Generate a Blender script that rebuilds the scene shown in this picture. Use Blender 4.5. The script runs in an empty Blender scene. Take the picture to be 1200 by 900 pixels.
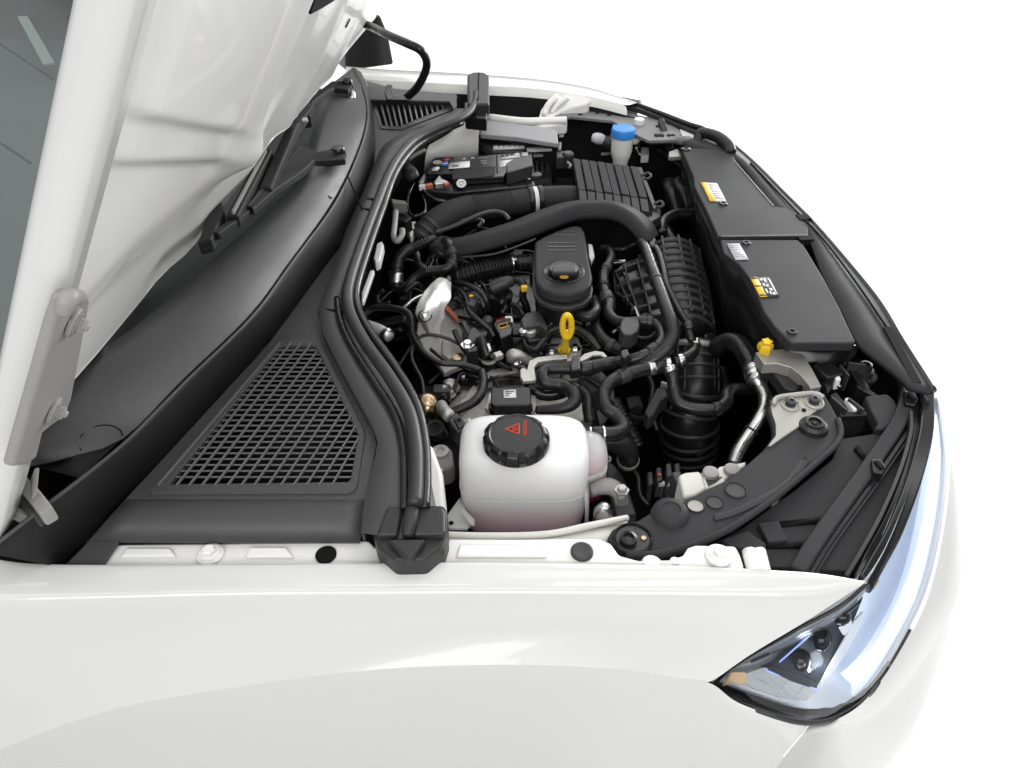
import bpy, bmesh, math, random
from mathutils import Vector, Matrix
random.seed(7)
SC = bpy.context.scene
COL = SC.collection
R = math.radians

# ---------------------------------------------------------------- camera
CAM_Z, TILT, FPX = 1.56, 40.0, 880.0
cam = bpy.data.cameras.new('camera')
cam.sensor_width = 36.0
cam.lens = 36.0 * FPX / 1200.0
cam.clip_start = 0.02
cam.clip_end = 200.0
camo = bpy.data.objects.new('camera', cam)
COL.objects.link(camo)
camo.location = (0, 0, CAM_Z)
camo.rotation_euler = (R(90 - TILT), 0, 0)
SC.camera = camo

# ---------------------------------------------------------------- light: a bright white photo studio
w = bpy.data.worlds.new('World')
SC.world = w
w.use_nodes = True
w.node_tree.nodes['Background'].inputs[0].default_value = (0.97, 0.985, 1.0, 1)
w.node_tree.nodes['Background'].inputs[1].default_value = 0.20

def area(name, loc, target, sx, sy, power, col=(1, 1, 1)):
    l = bpy.data.lights.new(name, 'AREA')
    l.shape = 'RECTANGLE'
    l.size, l.size_y = sx, sy
    l.energy = power
    l.color = col
    o = bpy.data.objects.new(name, l)
    COL.objects.link(o)
    o.location = loc
    d = Vector(target) - Vector(loc)
    o.rotation_euler = d.to_track_quat('-Z', 'Y').to_euler()
    return o
for y_ in (-4.2, -1.2, 1.8, 4.8, 7.8, 10.8):
    area('ceiling_strip', (0.5, y_, 5.4), (0.5, y_, 0.0), 16, 1.0, 132)
for x_, y_, sx_, sy_ in ((-1.45, 2.3, .62, .5), (.62, 2.3, .5, .5), (-.45, .55, .8, .4), (.75, .45, .8, .4)):
    area('softbox', (x_, y_, 3.3), (x_, y_, 0.0), sx_, sy_, 24 * sx_ * sy_)
area('softbox_side', (-.2, -2.3, 2.7), (-.1, .5, .8), 4.5, 1.5, 84)
area('softbox_front', (2.8, 4.1, 1.4), (-.3, 1.2, 1.15), 3.0, 1.1, 165)
area('backdrop_light', (3.5, 10.0, 5.0), (4.0, 8.5, 0.0), 10, 5, 330)

vs = SC.view_settings
vs.view_transform = 'Standard'
vs.look = 'None'
vs.exposure = 0.0
vs.gamma = 1.0
vs.use_curve_mapping = False

# ---------------------------------------------------------------- measuring: a sight line met with a known height or a known cross plane
_c, _s = math.cos(R(TILT)), math.sin(R(TILT))
def ray(px, py):
    u = (450 - py) / FPX
    return Vector(((px - 600) / FPX, _c + u * _s, -_s + u * _c))
def P(px, py, z):
    d = ray(px, py)
    return Vector((0, 0, CAM_Z)) + d * ((z - CAM_Z) / d.z)
def PY(px, py, Y):
    d = ray(px, py)
    return Vector((0, 0, CAM_Z)) + d * (Y / d.y)
class Zone:
    def __init__(s, ox, oy, k): s.ox, s.oy, s.k = ox, oy, k
    def __call__(s, x, y, z): return P(s.ox + x / s.k, s.oy + y / s.k, z)
    def l(s, pts, z=None):
        return [s(p[0], p[1], p[2] if z is None else z) for p in pts]
    def t(s, pts, r=None):
        """path points (x, y, z[, radius])"""
        return [(s(p[0], p[1], p[2]), p[3] if len(p) > 3 else r) for p in pts]
zA, zB, zC, zD = Zone(400, 60, 4), Zone(600, 60, 4), Zone(400, 260, 4), Zone(600, 260, 4)
zE, zF, zG, zH = Zone(400, 440, 4), Zone(600, 440, 4), Zone(820, 380, 4), Zone(780, 140, 4)
zI = Zone(800, 600, 10 / 3)
zJ, zK, zL, zM, zN = Zone(0, 0, 3), Zone(0, 300, 3), Zone(0, 600, 3), Zone(150, 370, 4), Zone(200, 60, 4)
zQ, zW = Zone(340, 0, 4), Zone(0, 0, 1)
zS, zT, zU, zV = Zone(480, 320, 7.5), Zone(480, 140, 7.5), Zone(640, 110, 7.5), Zone(930, 380, 7.5)

# ---------------------------------------------------------------- materials
def mat(name, col, rough=.5, metal=0., bump=0., bscale=400., var=0., vscale=8., coat=0., spec=.5, trans=0., ior=1.45, sss=0., emit=None, es=0., rvar=0.):
    m = bpy.data.materials.new(name)
    m.use_nodes = True
    nt = m.node_tree
    b = nt.nodes['Principled BSDF']
    I = b.inputs
    I['Base Color'].default_value = (*col, 1)
    I['Roughness'].default_value = rough
    I['Metallic'].default_value = metal
    I['Specular IOR Level'].default_value = spec
    I['IOR'].default_value = ior
    if coat:
        I['Coat Weight'].default_value = coat
        I['Coat Roughness'].default_value = .03
    if trans: I['Transmission Weight'].default_value = trans
    if sss:
        I['Subsurface Weight'].default_value = sss
        I['Subsurface Radius'].default_value = (.03, .02, .03)
        I['Subsurface Scale'].default_value = .5
    if emit:
        I['Emission Color'].default_value = (*emit, 1)
        I['Emission Strength'].default_value = es
    tc = nt.nodes.new('ShaderNodeTexCoord')
    if var or rvar:
        n = nt.nodes.new('ShaderNodeTexNoise')
        n.inputs['Scale'].default_value = vscale
        n.inputs['Detail'].default_value = 6
        nt.links.new(tc.outputs['Object'], n.inputs['Vector'])
        if var:
            mx = nt.nodes.new('ShaderNodeMix')
            mx.data_type = 'RGBA'
            mx.inputs[6].default_value = (*[c * (1 - var) for c in col], 1)
            mx.inputs[7].default_value = (*[min(1, c * (1 + var)) for c in col], 1)
            nt.links.new(n.outputs['Fac'], mx.inputs[0])
            nt.links.new(mx.outputs[2], I['Base Color'])
        if rvar:
            mr = nt.nodes.new('ShaderNodeMapRange')
            mr.inputs[1].default_value = .35
            mr.inputs[2].default_value = .65
            mr.inputs[3].default_value = max(0, rough - rvar)
            mr.inputs[4].default_value = min(1, rough + rvar)
            nt.links.new(n.outputs['Fac'], mr.inputs[0])
            nt.links.new(mr.outputs[0], I['Roughness'])
    if bump:
        n2 = nt.nodes.new('ShaderNodeTexNoise')
        n2.inputs['Scale'].default_value = bscale
        n2.inputs['Detail'].default_value = 3
        nt.links.new(tc.outputs['Object'], n2.inputs['Vector'])
        bp = nt.nodes.new('ShaderNodeBump')
        bp.inputs['Strength'].default_value = bump
        bp.inputs['Distance'].default_value = .001
        nt.links.new(n2.outputs['Fac'], bp.inputs['Height'])
        nt.links.new(bp.outputs[0], I['Normal'])
    return m
M = {}
M['paint'] = mat('white_car_paint', (.615, .615, .598), .24, coat=.6, var=.01, vscale=2)
M['inner'] = mat('inner_white_paint', (.78, .775, .745), .38, coat=.35, var=.03, vscale=6)
M['apron'] = mat('cream_inner_paint', (.60, .59, .55), .45, var=.05, vscale=10)
M['primer'] = mat('grey_hinge_paint', (.27, .265, .25), .45, var=.06, vscale=20)
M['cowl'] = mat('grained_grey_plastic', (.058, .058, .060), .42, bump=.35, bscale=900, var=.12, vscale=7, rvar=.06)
M['slat'] = mat('lit_slat_plastic', (.15, .15, .155), .42, bump=.2, bscale=900)  # lighter than the cowl plastic: light caught on top edges put into colour
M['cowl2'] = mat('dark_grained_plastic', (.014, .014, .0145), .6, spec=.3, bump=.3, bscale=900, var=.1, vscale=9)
M['cover'] = mat('satin_charcoal_plastic', (.036, .036, .038), .5, spec=.12, bump=.25, bscale=1100, var=.08, vscale=5, rvar=.05)
M['plastic'] = mat('black_moulded_plastic', (.010, .010, .0105), .29, bump=.2, bscale=700, var=.2, vscale=18, rvar=.09)
M['plasticg'] = mat('worn_grey_plastic', (.032, .032, .033), .42, bump=.25, bscale=700, var=.15, vscale=14, rvar=.06)
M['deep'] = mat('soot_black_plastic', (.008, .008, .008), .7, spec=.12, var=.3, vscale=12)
M['gloss'] = mat('glossy_black_plastic', (.010, .010, .011), .16, bump=.04, bscale=200)
M['rubber'] = mat('black_rubber', (.010, .010, .0105), .31, bump=.3, bscale=300, var=.2, vscale=25, rvar=.1)
M['seal'] = mat('soft_seal_rubber', (.024, .024, .025), .44, bump=.2, bscale=500, var=.1, vscale=20)
M['alu'] = mat('cast_aluminium', (.50, .49, .465), .5, metal=.75, bump=.8, bscale=260, var=.18, vscale=22, rvar=.1)
M['zinc'] = mat('zinc_plate', (.34, .33, .305), .42, metal=.45, bump=.15, bscale=300, var=.1, vscale=16, rvar=.08)
M['steel'] = mat('bright_steel', (.62, .62, .62), .26, metal=1., var=.1, vscale=30, rvar=.08)
M['bronze'] = mat('bronze_steel', (.42, .31, .20), .25, metal=1.0, var=.2, vscale=25)
M['foil'] = mat('heat_shield_foil', (.86, .855, .85), .36, metal=.45, bump=.6, bscale=55, var=.06, vscale=30)
M['yellow'] = mat('yellow_plastic', (.78, .50, .02), .38, var=.05, vscale=30)
M['blue'] = mat('blue_plastic', (.035, .25, .72), .38, var=.04, vscale=30)
M['white_pl'] = mat('white_plastic', (.74, .74, .72), .4, var=.03, vscale=20, sss=.15)
M['sticker'] = mat('sticker_white', (.72, .72, .71), .5)
M['silverst'] = mat('sticker_silver', (.52, .52, .54), .4)
M['stick_y'] = mat('sticker_yellow', (.75, .47, .03), .5)
M['print_d'] = mat('print_dark', (.03, .03, .035), .6)
M['print_g'] = mat('print_grey', (.30, .30, .31), .6)
M['print_r'] = mat('print_red', (.55, .05, .03), .6)
M['print_o'] = mat('print_orange', (.62, .36, .04), .6)
M['print_b'] = mat('print_blue', (.06, .13, .5), .6)
M['copper'] = mat('copper_red', (.62, .17, .09), .4, metal=.3)
M['chrome'] = mat('lamp_reflector', (.72, .76, .80), .10, metal=1.)
M['lampgrey'] = mat('lamp_bezel_grey', (.50, .51, .53), .22, metal=.6)
M['lampsatin'] = mat('lamp_bezel_satin', (.82, .84, .87), .36, metal=.15)
M['lampfacet'] = mat('lamp_facet_silver', (.62, .62, .61), .3, metal=.2)
M['sheenwhite'] = mat('lamp_painted_sheen', (.88, .89, .91), .25, metal=.2)  # white reflection of the chrome put into the base colour
M['lampdark'] = mat('lamp_dark_plastic', (.03, .035, .045), .22)
M['amber'] = mat('amber_plastic', (.86, .60, .32), .3)
M['led'] = mat('running_light_guide', (.8, .85, .95), .3, emit=(.70, .81, 1.0), es=.75)
M['ledwhite'] = mat('running_light_core', (.9, .93, 1.0), .3, emit=(.92, .96, 1.0), es=1.4)
M['ledblue'] = mat('blue_light_guide', (.3, .4, .9), .3, emit=(.40, .52, 1.0), es=.7)
M['coolant'] = mat('pink_coolant', (.72, .03, .25), .25)
M['floor'] = mat('white_studio_floor', (.95, .95, .95), .7)
M['seat'] = mat('grey_trim', (.20, .22, .22), .7, var=.1, vscale=3)

def glass_mat(name, tint, gloss_min, rough, ior=1.5):
    m = bpy.data.materials.new(name)
    m.use_nodes = True
    nt = m.node_tree
    nt.nodes.remove(nt.nodes['Principled BSDF'])
    out = nt.nodes['Material Output']
    t = nt.nodes.new('ShaderNodeBsdfTransparent')
    t.inputs[0].default_value = (*tint, 1)
    g = nt.nodes.new('ShaderNodeBsdfGlossy')
    g.inputs['Roughness'].default_value = rough
    fr = nt.nodes.new('ShaderNodeFresnel')
    fr.inputs[0].default_value = ior
    mx = nt.nodes.new('ShaderNodeMath')
    mx.operation = 'MAXIMUM'
    mx.inputs[1].default_value = gloss_min
    nt.links.new(fr.outputs[0], mx.inputs[0])
    ms = nt.nodes.new('ShaderNodeMixShader')
    nt.links.new(mx.outputs[0], ms.inputs[0])
    nt.links.new(t.outputs[0], ms.inputs[1])
    nt.links.new(g.outputs[0], ms.inputs[2])
    nt.links.new(ms.outputs[0], out.inputs[0])
    return m
M['lens'] = glass_mat('clear_lens', (.93, .96, 1.0), .05, .02)
M['screen'] = glass_mat('tinted_windscreen', (.52, .60, .58), .10, .45, 1.25)

def tank_mat(name, clear):
    m = bpy.data.materials.new(name)
    m.use_nodes = True
    nt = m.node_tree
    p = nt.nodes['Principled BSDF']
    out = nt.nodes['Material Output']
    g = nt.nodes.new('ShaderNodeNewGeometry')
    sp = nt.nodes.new('ShaderNodeSeparateXYZ')
    nt.links.new(g.outputs['Position'], sp.inputs[0])
    mr = nt.nodes.new('ShaderNodeMapRange')          # pink fluid up to its level inside the thin wall
    mr.inputs[1].default_value = .68; mr.inputs[2].default_value = .755
    nt.links.new(sp.outputs['Z'], mr.inputs[0])
    mx = nt.nodes.new('ShaderNodeMix'); mx.data_type = 'RGBA'
    mx.inputs[6].default_value = (.88, .60, .71, 1); mx.inputs[7].default_value = (.90, .90, .925, 1)
    nt.links.new(mr.outputs[0], mx.inputs[0])
    nt.links.new(mx.outputs[2], p.inputs['Base Color'])
    p.inputs['Roughness'].default_value = .32
    p.inputs['Subsurface Weight'].default_value = 1.0
    p.inputs['Subsurface Radius'].default_value = (.05, .045, .05)
    p.inputs['Subsurface Scale'].default_value = 1.0
    tr = nt.nodes.new('ShaderNodeBsdfTransparent'); tr.inputs[0].default_value = (.95, .93, .96, 1)
    ms = nt.nodes.new('ShaderNodeMixShader'); ms.inputs[0].default_value = clear
    nt.links.new(p.outputs[0], ms.inputs[1]); nt.links.new(tr.outputs[0], ms.inputs[2])
    nt.links.new(ms.outputs[0], out.inputs[0])
    return m
M['tank'] = tank_mat('translucent_tank', .06)
M['tank2'] = tank_mat('thin_translucent_tank', .42)
M['midgrey'] = mat('mid_grey_plate', (.17, .17, .17), .5, var=.1, vscale=20)

# ---------------------------------------------------------------- building helpers
def fix(o, parent):
    if parent is not None:
        o.parent = parent
        if parent.type == 'EMPTY':
            o.matrix_parent_inverse = Matrix.Translation(-parent.location)
def mesh(name, verts, faces, m, parent=None, smooth=True, bev=0., seg=2, solid=0., sub=0, off=-1.0):
    me = bpy.data.meshes.new(name)
    me.from_pydata([tuple(v) for v in verts], [], faces)
    bm = bmesh.new(); bm.from_mesh(me)
    bmesh.ops.recalc_face_normals(bm, faces=bm.faces)
    bm.to_mesh(me); bm.free()
    if m: me.materials.append(M[m])
    o = bpy.data.objects.new(name, me)
    COL.objects.link(o)
    if smooth: me.polygons.foreach_set('use_smooth', [True] * len(me.polygons))
    if solid:
        md = o.modifiers.new('solid', 'SOLIDIFY'); md.thickness = solid; md.offset = off
    if sub:
        md = o.modifiers.new('sub', 'SUBSURF'); md.levels = sub; md.render_levels = sub
    if bev:
        md = o.modifiers.new('bevel', 'BEVEL'); md.width = bev; md.segments = seg
        md.limit_method = 'ANGLE'; md.angle_limit = R(35); md.harden_normals = True
    fix(o, parent)
    return o
def thing(name, label, cat, loc, group=None):
    o = bpy.data.objects.new(name, None)
    o.empty_display_size = .05
    COL.objects.link(o)
    o.location = loc
    o['label'] = label; o['category'] = cat
    if group: o['group'] = group
    return o
def tag(o, label, cat, group=None):
    o['label'] = label; o['category'] = cat
    if group: o['group'] = group
    return o
def plate(name, pts, th, m, parent=None, bev=.0015, taper=1.0, flat=False):
    """outline of 3-D points, given a real thickness downwards"""
    n = len(pts)
    c = sum(pts, Vector()) / n
    top = list(pts)
    bot = [Vector((c.x + (p.x - c.x) * taper, c.y + (p.y - c.y) * taper, p.z - th)) for p in pts]
    f = [tuple(range(n)), tuple(range(2 * n - 1, n - 1, -1))]
    f += [(i, i + n, (i + 1) % n + n, (i + 1) % n) for i in range(n)]
    return mesh(name, top + bot, f, m, parent, not flat, bev)
def ringplate(name, outer, inner, th, m, parent=None):
    """outline with an opening (keyhole joint), real thickness; outer and inner wind the same way"""
    k = min(range(len(inner)), key=lambda i: (inner[i] - outer[0]).length)
    inn = inner[k:] + inner[:k]
    loop = outer + [outer[0]] + [inn[0]] + list(reversed(inn[1:])) + [inn[0]]
    V = outer + inn
    a, b = len(outer), len(inn)
    idx = list(range(a)) + [0, a] + list(range(a + b - 1, a, -1)) + [a]
    top = idx
    # triangulate with tessellate so that the slit stays closed
    from mathutils.geometry import tessellate_polygon
    tris = tessellate_polygon([[Vector((p.x, p.y, 0)) for p in outer], [Vector((p.x, p.y, 0)) for p in inn]])
    N = a + b
    verts = V + [p - Vector((0, 0, th)) for p in V]
    f = [tuple(t) for t in tris] + [tuple(i + N for i in reversed(t)) for t in tris]
    for s, L in ((0, a), (a, b)):
        for i in range(L):
            j = (i + 1) % L
            f.append((s + i, s + j, s + j + N, s + i + N))
    return mesh(name, verts, f, m, parent, False)
def box(name, c, size, m, parent=None, rz=0., bev=.002, rx=0., ry=0., taper=1.0, seg=2):
    x, y, z = [s / 2 for s in size]
    rot = Matrix.Rotation(rz, 3, 'Z') @ Matrix.Rotation(ry, 3, 'Y') @ Matrix.Rotation(rx, 3, 'X')
    v = []
    for sz in (-1, 1):
        k = taper if sz > 0 else 1
        for sx, sy in ((-1, -1), (1, -1), (1, 1), (-1, 1)):
            v.append(Vector(c) + rot @ Vector((sx * x * k, sy * y * k, sz * z)))
    f = [(3, 2, 1, 0), (4, 5, 6, 7), (0, 1, 5, 4), (1, 2, 6, 5), (2, 3, 7, 6), (3, 0, 4, 7)]
    return mesh(name, v, f, m, parent, True, bev, seg)
def bar(name, a, b, wd, ht, m, parent=None, bev=0., up=Vector((0, 0, 1))):
    """thin bar whose top edge runs a-b"""
    d = (b - a).normalized()
    sd = d.cross(up).normalized() * wd / 2
    dn = -up * ht
    v = [a - sd, a + sd, b + sd, b - sd, a - sd + dn, a + sd + dn, b + sd + dn, b - sd + dn]
    f = [(0, 1, 2, 3), (7, 6, 5, 4), (0, 4, 5, 1), (1, 5, 6, 2), (2, 6, 7, 3), (3, 7, 4, 0)]
    return mesh(name, v, f, m, parent, False, bev)
def catmull(pts, per=8):
    P_ = [pts[0] * 2 - pts[1]] + list(pts) + [pts[-1] * 2 - pts[-2]]
    out = []
    for i in range(1, len(P_) - 2):
        a, b, c, d = P_[i - 1], P_[i], P_[i + 1], P_[i + 2]
        for k in range(per):
            t = k / per
            out.append(.5 * ((2 * b) + (c - a) * t + (2 * a - 5 * b + 4 * c - d) * t * t + (3 * b - a - 3 * c + d) * t ** 3))
    out.append(P_[-2].copy())
    return out
def path4(pts, r, per=10):
    q = [Vector((*p[0], p[1] if p[1] else r)) for p in pts]
    return catmull(q, per) if len(q) > 2 else [q[0].lerp(q[1], i / per) for i in range(per + 1)]
def resample(pl, n):
    L = [0]
    for a, b in zip(pl, pl[1:]):
        L.append(L[-1] + (b - a).length)
    out, j = [], 0
    for i in range(n + 1):
        s = L[-1] * i / n
        while j < len(pl) - 2 and L[j + 1] < s: j += 1
        k = (s - L[j]) / max(1e-9, L[j + 1] - L[j])
        out.append(pl[j].lerp(pl[j + 1], min(1, max(0, k))))
    return out
def sweep(name, pl, m, parent=None, sides=14, flat=1.0, prof=None, cap=True, sq=0):
    """pl: list of 4-vectors (xyz, radius)"""
    pos = [Vector(p[:3]) for p in pl]
    n = len(pos)
    T = [(pos[min(i + 1, n - 1)] - pos[max(i - 1, 0)]).normalized() for i in range(n)]
    up = Vector((0, 0, 1)) if abs(T[0].z) < .9 else Vector((1, 0, 0))
    N = (up - T[0] * up.dot(T[0])).normalized()
    V, F = [], []
    for i in range(n):
        N = (N - T[i] * N.dot(T[i])).normalized()
        B = T[i].cross(N)
        for k in range(sides):
            a = 2 * math.pi * k / sides
            ca, sa = math.cos(a), math.sin(a)
            if sq:
                ca, sa = math.copysign(abs(ca) ** sq, ca), math.copysign(abs(sa) ** sq, sa)
            V.append(pos[i] + (N * ca * flat + B * sa) * pl[i][3])
    for i in range(n - 1):
        for k in range(sides):
            k2 = (k + 1) % sides
            F.append((i * sides + k, i * sides + k2, (i + 1) * sides + k2, (i + 1) * sides + k))
    if cap:
        F.append(tuple(range(sides - 1, -1, -1)))
        F.append(tuple((n - 1) * sides + k for k in range(sides)))
    return mesh(name, V, F, m, parent)
def tube(name, pts, r, m='rubber', parent=None, ribs=None, flat=1.0, sides=14, per=10, clamps=(), k=1.0, sq=0):
    """ribs: list of (t0, t1, count, depth); clamps: list of (t, width, scale, material)"""
    pts = [(p, (q if q else r) * k) for p, q in pts]
    r = r * k
    pl = path4(pts, r, per)
    if ribs:
        tot = 240
        pl = resample(pl, tot)
        for t0, t1, cnt, amp in ribs:
            for i in range(tot + 1):
                t = i / tot
                if t0 <= t <= t1:
                    ph = (t - t0) / (t1 - t0) * cnt * 2 * math.pi
                    pl[i] = Vector((*pl[i][:3], pl[i][3] * (1 + amp * math.cos(ph))))
    o = sweep(name, pl, m, parent, sides, flat, None, True, sq)
    base = path4(pts, r, per)
    rs = resample(base, 400)
    for t, wd, sc, mm in clamps:
        L = sum((Vector(b[:3]) - Vector(a[:3])).length for a, b in zip(rs, rs[1:]))
        k = max(1, int(wd / L * 400 / 2))
        i0, i1 = max(0, int(t * 400) - k), min(400, int(t * 400) + k)
        seg = [Vector((*rs[i][:3], rs[i][3] * sc)) for i in range(i0, i1 + 1, max(1, (i1 - i0) // 4))]
        if len(seg) > 1:
            sweep('clamp', seg, mm, o, sides, flat)
    return o
def lathe(name, c, prof, m, parent=None, seg=32, axis=(0, 0, 1), bev=0., star=None):
    """prof: (radius, height) from bottom to top; star: function of angle scaling the radius"""
    q = Vector((0, 0, 1)).rotation_difference(Vector(axis).normalized())
    V, F = [], []
    for r_, h in prof:
        for k in range(seg):
            a = 2 * math.pi * k / seg
            rr = r_ * (star(a, h) if star else 1)
            V.append(Vector(c) + q @ Vector((rr * math.cos(a), rr * math.sin(a), h)))
    n = len(prof)
    for i in range(n - 1):
        for k in range(seg):
            k2 = (k + 1) % seg
            F.append((i * seg + k, i * seg + k2, (i + 1) * seg + k2, (i + 1) * seg + k))
    if prof[0][0] > 1e-6: F.append(tuple(range(seg - 1, -1, -1)))
    if prof[-1][0] > 1e-6: F.append(tuple((n - 1) * seg + k for k in range(seg)))
    o = mesh(name, V, F, m, parent, True)
    md = o.modifiers.new('edges', 'EDGE_SPLIT'); md.split_angle = R(38)
    return o
def bolt(c, r, h, m, parent, axis=(0, 0, 1), name='bolt'):
    return lathe(name, c, [(r * 1.55, 0), (r * 1.55, h * .25), (r, h * .25), (r, h * .85), (r * .8, h), (0, h)], m, parent, 6 if r > .006 else 8, axis)
def rowline(pts, n, per=8):
    return resample(catmull(pts, per) if len(pts) > 2 else pts, n)
def loft(name, rows, m, parent=None, n=40, sub=0, solid=0., across=0, bev=0.):
    """surface through several long rows of 3-D points; across: extra smoothing rows between rows"""
    rr = [rowline(r_, n) for r_ in rows]
    if across:
        cols = [catmull([r_[i] for r_ in rr], across) for i in range(n + 1)]
        rr = [[c_[j] for c_ in cols] for j in range(len(cols[0]))]
    V = [p for r_ in rr for p in r_]
    w_ = n + 1
    F = [(j * w_ + i, j * w_ + i + 1, (j + 1) * w_ + i + 1, (j + 1) * w_ + i) for j in range(len(rr) - 1) for i in range(n)]
    return mesh(name, V, F, m, parent, True, bev, 2, solid, sub)
def strip(name, pts, wd, ht, m, parent=None, rise=0.):
    """flat ribbon with thickness along a path, lying level"""
    pl = catmull(pts, 6) if len(pts) > 2 else pts
    n = len(pl)
    V = []
    for i, p in enumerate(pl):
        t = (pl[min(i + 1, n - 1)] - pl[max(i - 1, 0)]).normalized()
        s_ = t.cross(Vector((0, 0, 1))).normalized() * wd / 2
        V += [p - s_, p + s_, p + s_ - Vector((0, 0, ht)), p - s_ - Vector((0, 0, ht))]
    F = []
    for i in range(n - 1):
        for k in range(4):
            k2 = (k + 1) % 4
            F.append((4 * i + k, 4 * i + k2, 4 * i + 4 + k2, 4 * i + 4 + k))
    F += [(0, 1, 2, 3), tuple(4 * (n - 1) + k for k in (3, 2, 1, 0))]
    return mesh(name, V, F, m, parent, True, min(wd, ht) * .2)
# ================================================================ the setting
fl = mesh('studio_floor', [(-40, -40, 0), (40, -40, 0), (40, 40, 0), (-40, 40, 0)], [(0, 1, 2, 3)], 'floor', None, False)
fl['kind'] = 'structure'
M['bounce_grey'] = mat('grey_bounce_cut', (.66, .66, .65), .6, var=.08, vscale=1.5)
fm_ = mesh('bounce_cut_patch', [(-4, -3.2, .004), (.55, -3.2, .004), (.55, 2.4, .004), (-4, 2.4, .004)], [(0, 1, 2, 3)], 'bounce_grey', None, False)  # added grey patch out of view, weakens floor bounce under the fender
fm_['kind'] = 'structure'

# ================================================================ the car: body panels are its parts
car = thing('car', 'white car with its bonnet raised and engine bay open', 'car', (0, 1.25, 0))
W = zW

# ---- near fender: rows from the inner edge outwards and down
f0 = [W(-90, 640, .90), W(-20, 652, .90), W(30, 660, .90), W(130, 662, .90), W(300, 661, .90), W(440, 660, .90), W(600, 659, .898), W(800, 663, .892), W(900, 668, .887), W(960, 672, .883), W(1013, 681, .878)]
f1 = [p + Vector((0, -.0035, .0025)) for p in f0]
f2 = [W(-90, 699, .897), W(0, 701, .897), W(130, 699, .897), W(300, 695, .897), W(440, 694, .897), W(600, 693, .895), W(800, 695, .888), W(900, 697, .882), W(960, 698, .877), W(998, 693, .873)]
f2b = [W(-90, 708, .889), W(0, 709, .889), W(130, 706, .889), W(300, 702, .889), W(440, 701, .889), W(600, 700, .887), W(800, 702, .880), W(900, 704, .874), W(960, 706, .868), W(985, 702, .866)]
f3 = [PY(-90, 765, .435), PY(0, 752, .44), PY(150, 742, .444), PY(300, 735, .446), PY(600, 731, .447), PY(800, 735, .448), PY(900, 738, .45), PY(938, 733, .453)]
f4 = [PY(-90, 835, .417), PY(0, 815, .423), PY(150, 785, .430), PY(300, 768, .432), PY(600, 755, .433), PY(760, 763, .433), PY(840, 770, .434), PY(872, 770, .436)]
f5 = [PY(-90, 915, .404), PY(0, 878, .409), PY(130, 832, .415), PY(300, 802, .418), PY(450, 784, .419), PY(600, 779, .419), PY(720, 784, .419), PY(800, 795, .420), PY(834, 801, .422)]
loft('fender', [f0, f1, f2, f2b, f3, f4, f5], 'paint', car, 90, 0, .0).modifiers.new('s', 'SUBSURF')
g0 = [p.copy() for p in f5] + [PY(862, 822, .424), PY(905, 838, .427), PY(948, 849, .431)]
g1 = [PY(-90, 930, .4085), PY(0, 893, .413), PY(130, 846, .418), PY(300, 817, .4205), PY(450, 799, .421), PY(600, 794, .421), PY(720, 799, .421), PY(810, 813, .421), PY(870, 836, .422), PY(940, 860, .4275)]
g2 = [PY(-90, 965, .424), PY(0, 930, .430), PY(130, 890, .436), PY(300, 866, .438), PY(450, 850, .438), PY(600, 846, .438), PY(720, 850, .438), PY(840, 866, .434), PY(925, 876, .428)]
g3 = [PY(-90, 1010, .446), PY(130, 960, .460), PY(300, 935, .462), PY(600, 920, .462), PY(800, 925, .452), PY(902, 905, .430)]
g4 = [PY(-90, 1100, .49), PY(300, 1060, .50), PY(600, 1050, .50), PY(860, 985, .455)]
loft('wheel_arch', [g0, g1, g2, g3, g4], 'paint', car, 90, 0).modifiers.new('s', 'SUBSURF')

# ---- bumper corner, from the lamp edge out to where it turns under
b0 = [W(952, 849, .708), W(985, 841, .712), W(1020, 814, .722), W(1057, 759, .744), W(1087, 696, .768), W(1105, 620, .797), W(1112, 550, .822), W(1108, 505, .838), W(1098, 462, .854)]
b2 = [W(945, 862, .690), W(982, 853, .688), W(1022, 840, .688), W(1063, 800, .700), W(1100, 745, .718), W(1124, 697, .735), W(1133, 640, .752), W(1130, 573, .775), W(1118, 516, .803), W(1100, 467, .835)]
b1 = [a_.lerp(b_, .5) + Vector((.002, -.002, .0025)) for a_, b_ in zip(rowline(b0, 24), rowline(b2, 24))]
b2b = [p + Vector((.0, -.0005, -.004)) for p in b2]
b3 = [W(905, 903, .640), W(985, 935, .600), W(1046, 922, .600), W(1087, 862, .622), W(1110, 790, .645), W(1130, 720, .675), W(1143, 645, .705), W(1137, 570, .740), W(1120, 518, .767), W(1101, 469, .80)]
b4 = [p + Vector((-.01, .0, -.12)) for p in b3]
b5 = [p + Vector((-.08, .03, -.30)) for p in b3]
b0[0] = g0[-1].copy() + Vector((.0012, 0, 0)); b2[0] = g1[-1] + Vector((.0012, 0, 0)); b1[0] = b0[0].lerp(b2[0], .5); b2b[0] = b2[0] + Vector((0, 0, -.004)); b3[0] = g3[-1] + Vector((.0012, 0, 0)); b4[0] = g4[-1] + Vector((.0012, 0, 0))
loft('bumper', [b0, b1, b2, b2b, b3, b4, b5], 'paint', car, 60, 0).modifiers.new('s', 'SUBSURF')

tube('panel_gap', [(p + Vector((.0006, .004, 0)), .002) for p in (g0[-1], g1[-1], g2[-1], g3[-1], g4[-1])], .002, 'plasticg', car, per=4, sides=6)
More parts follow.
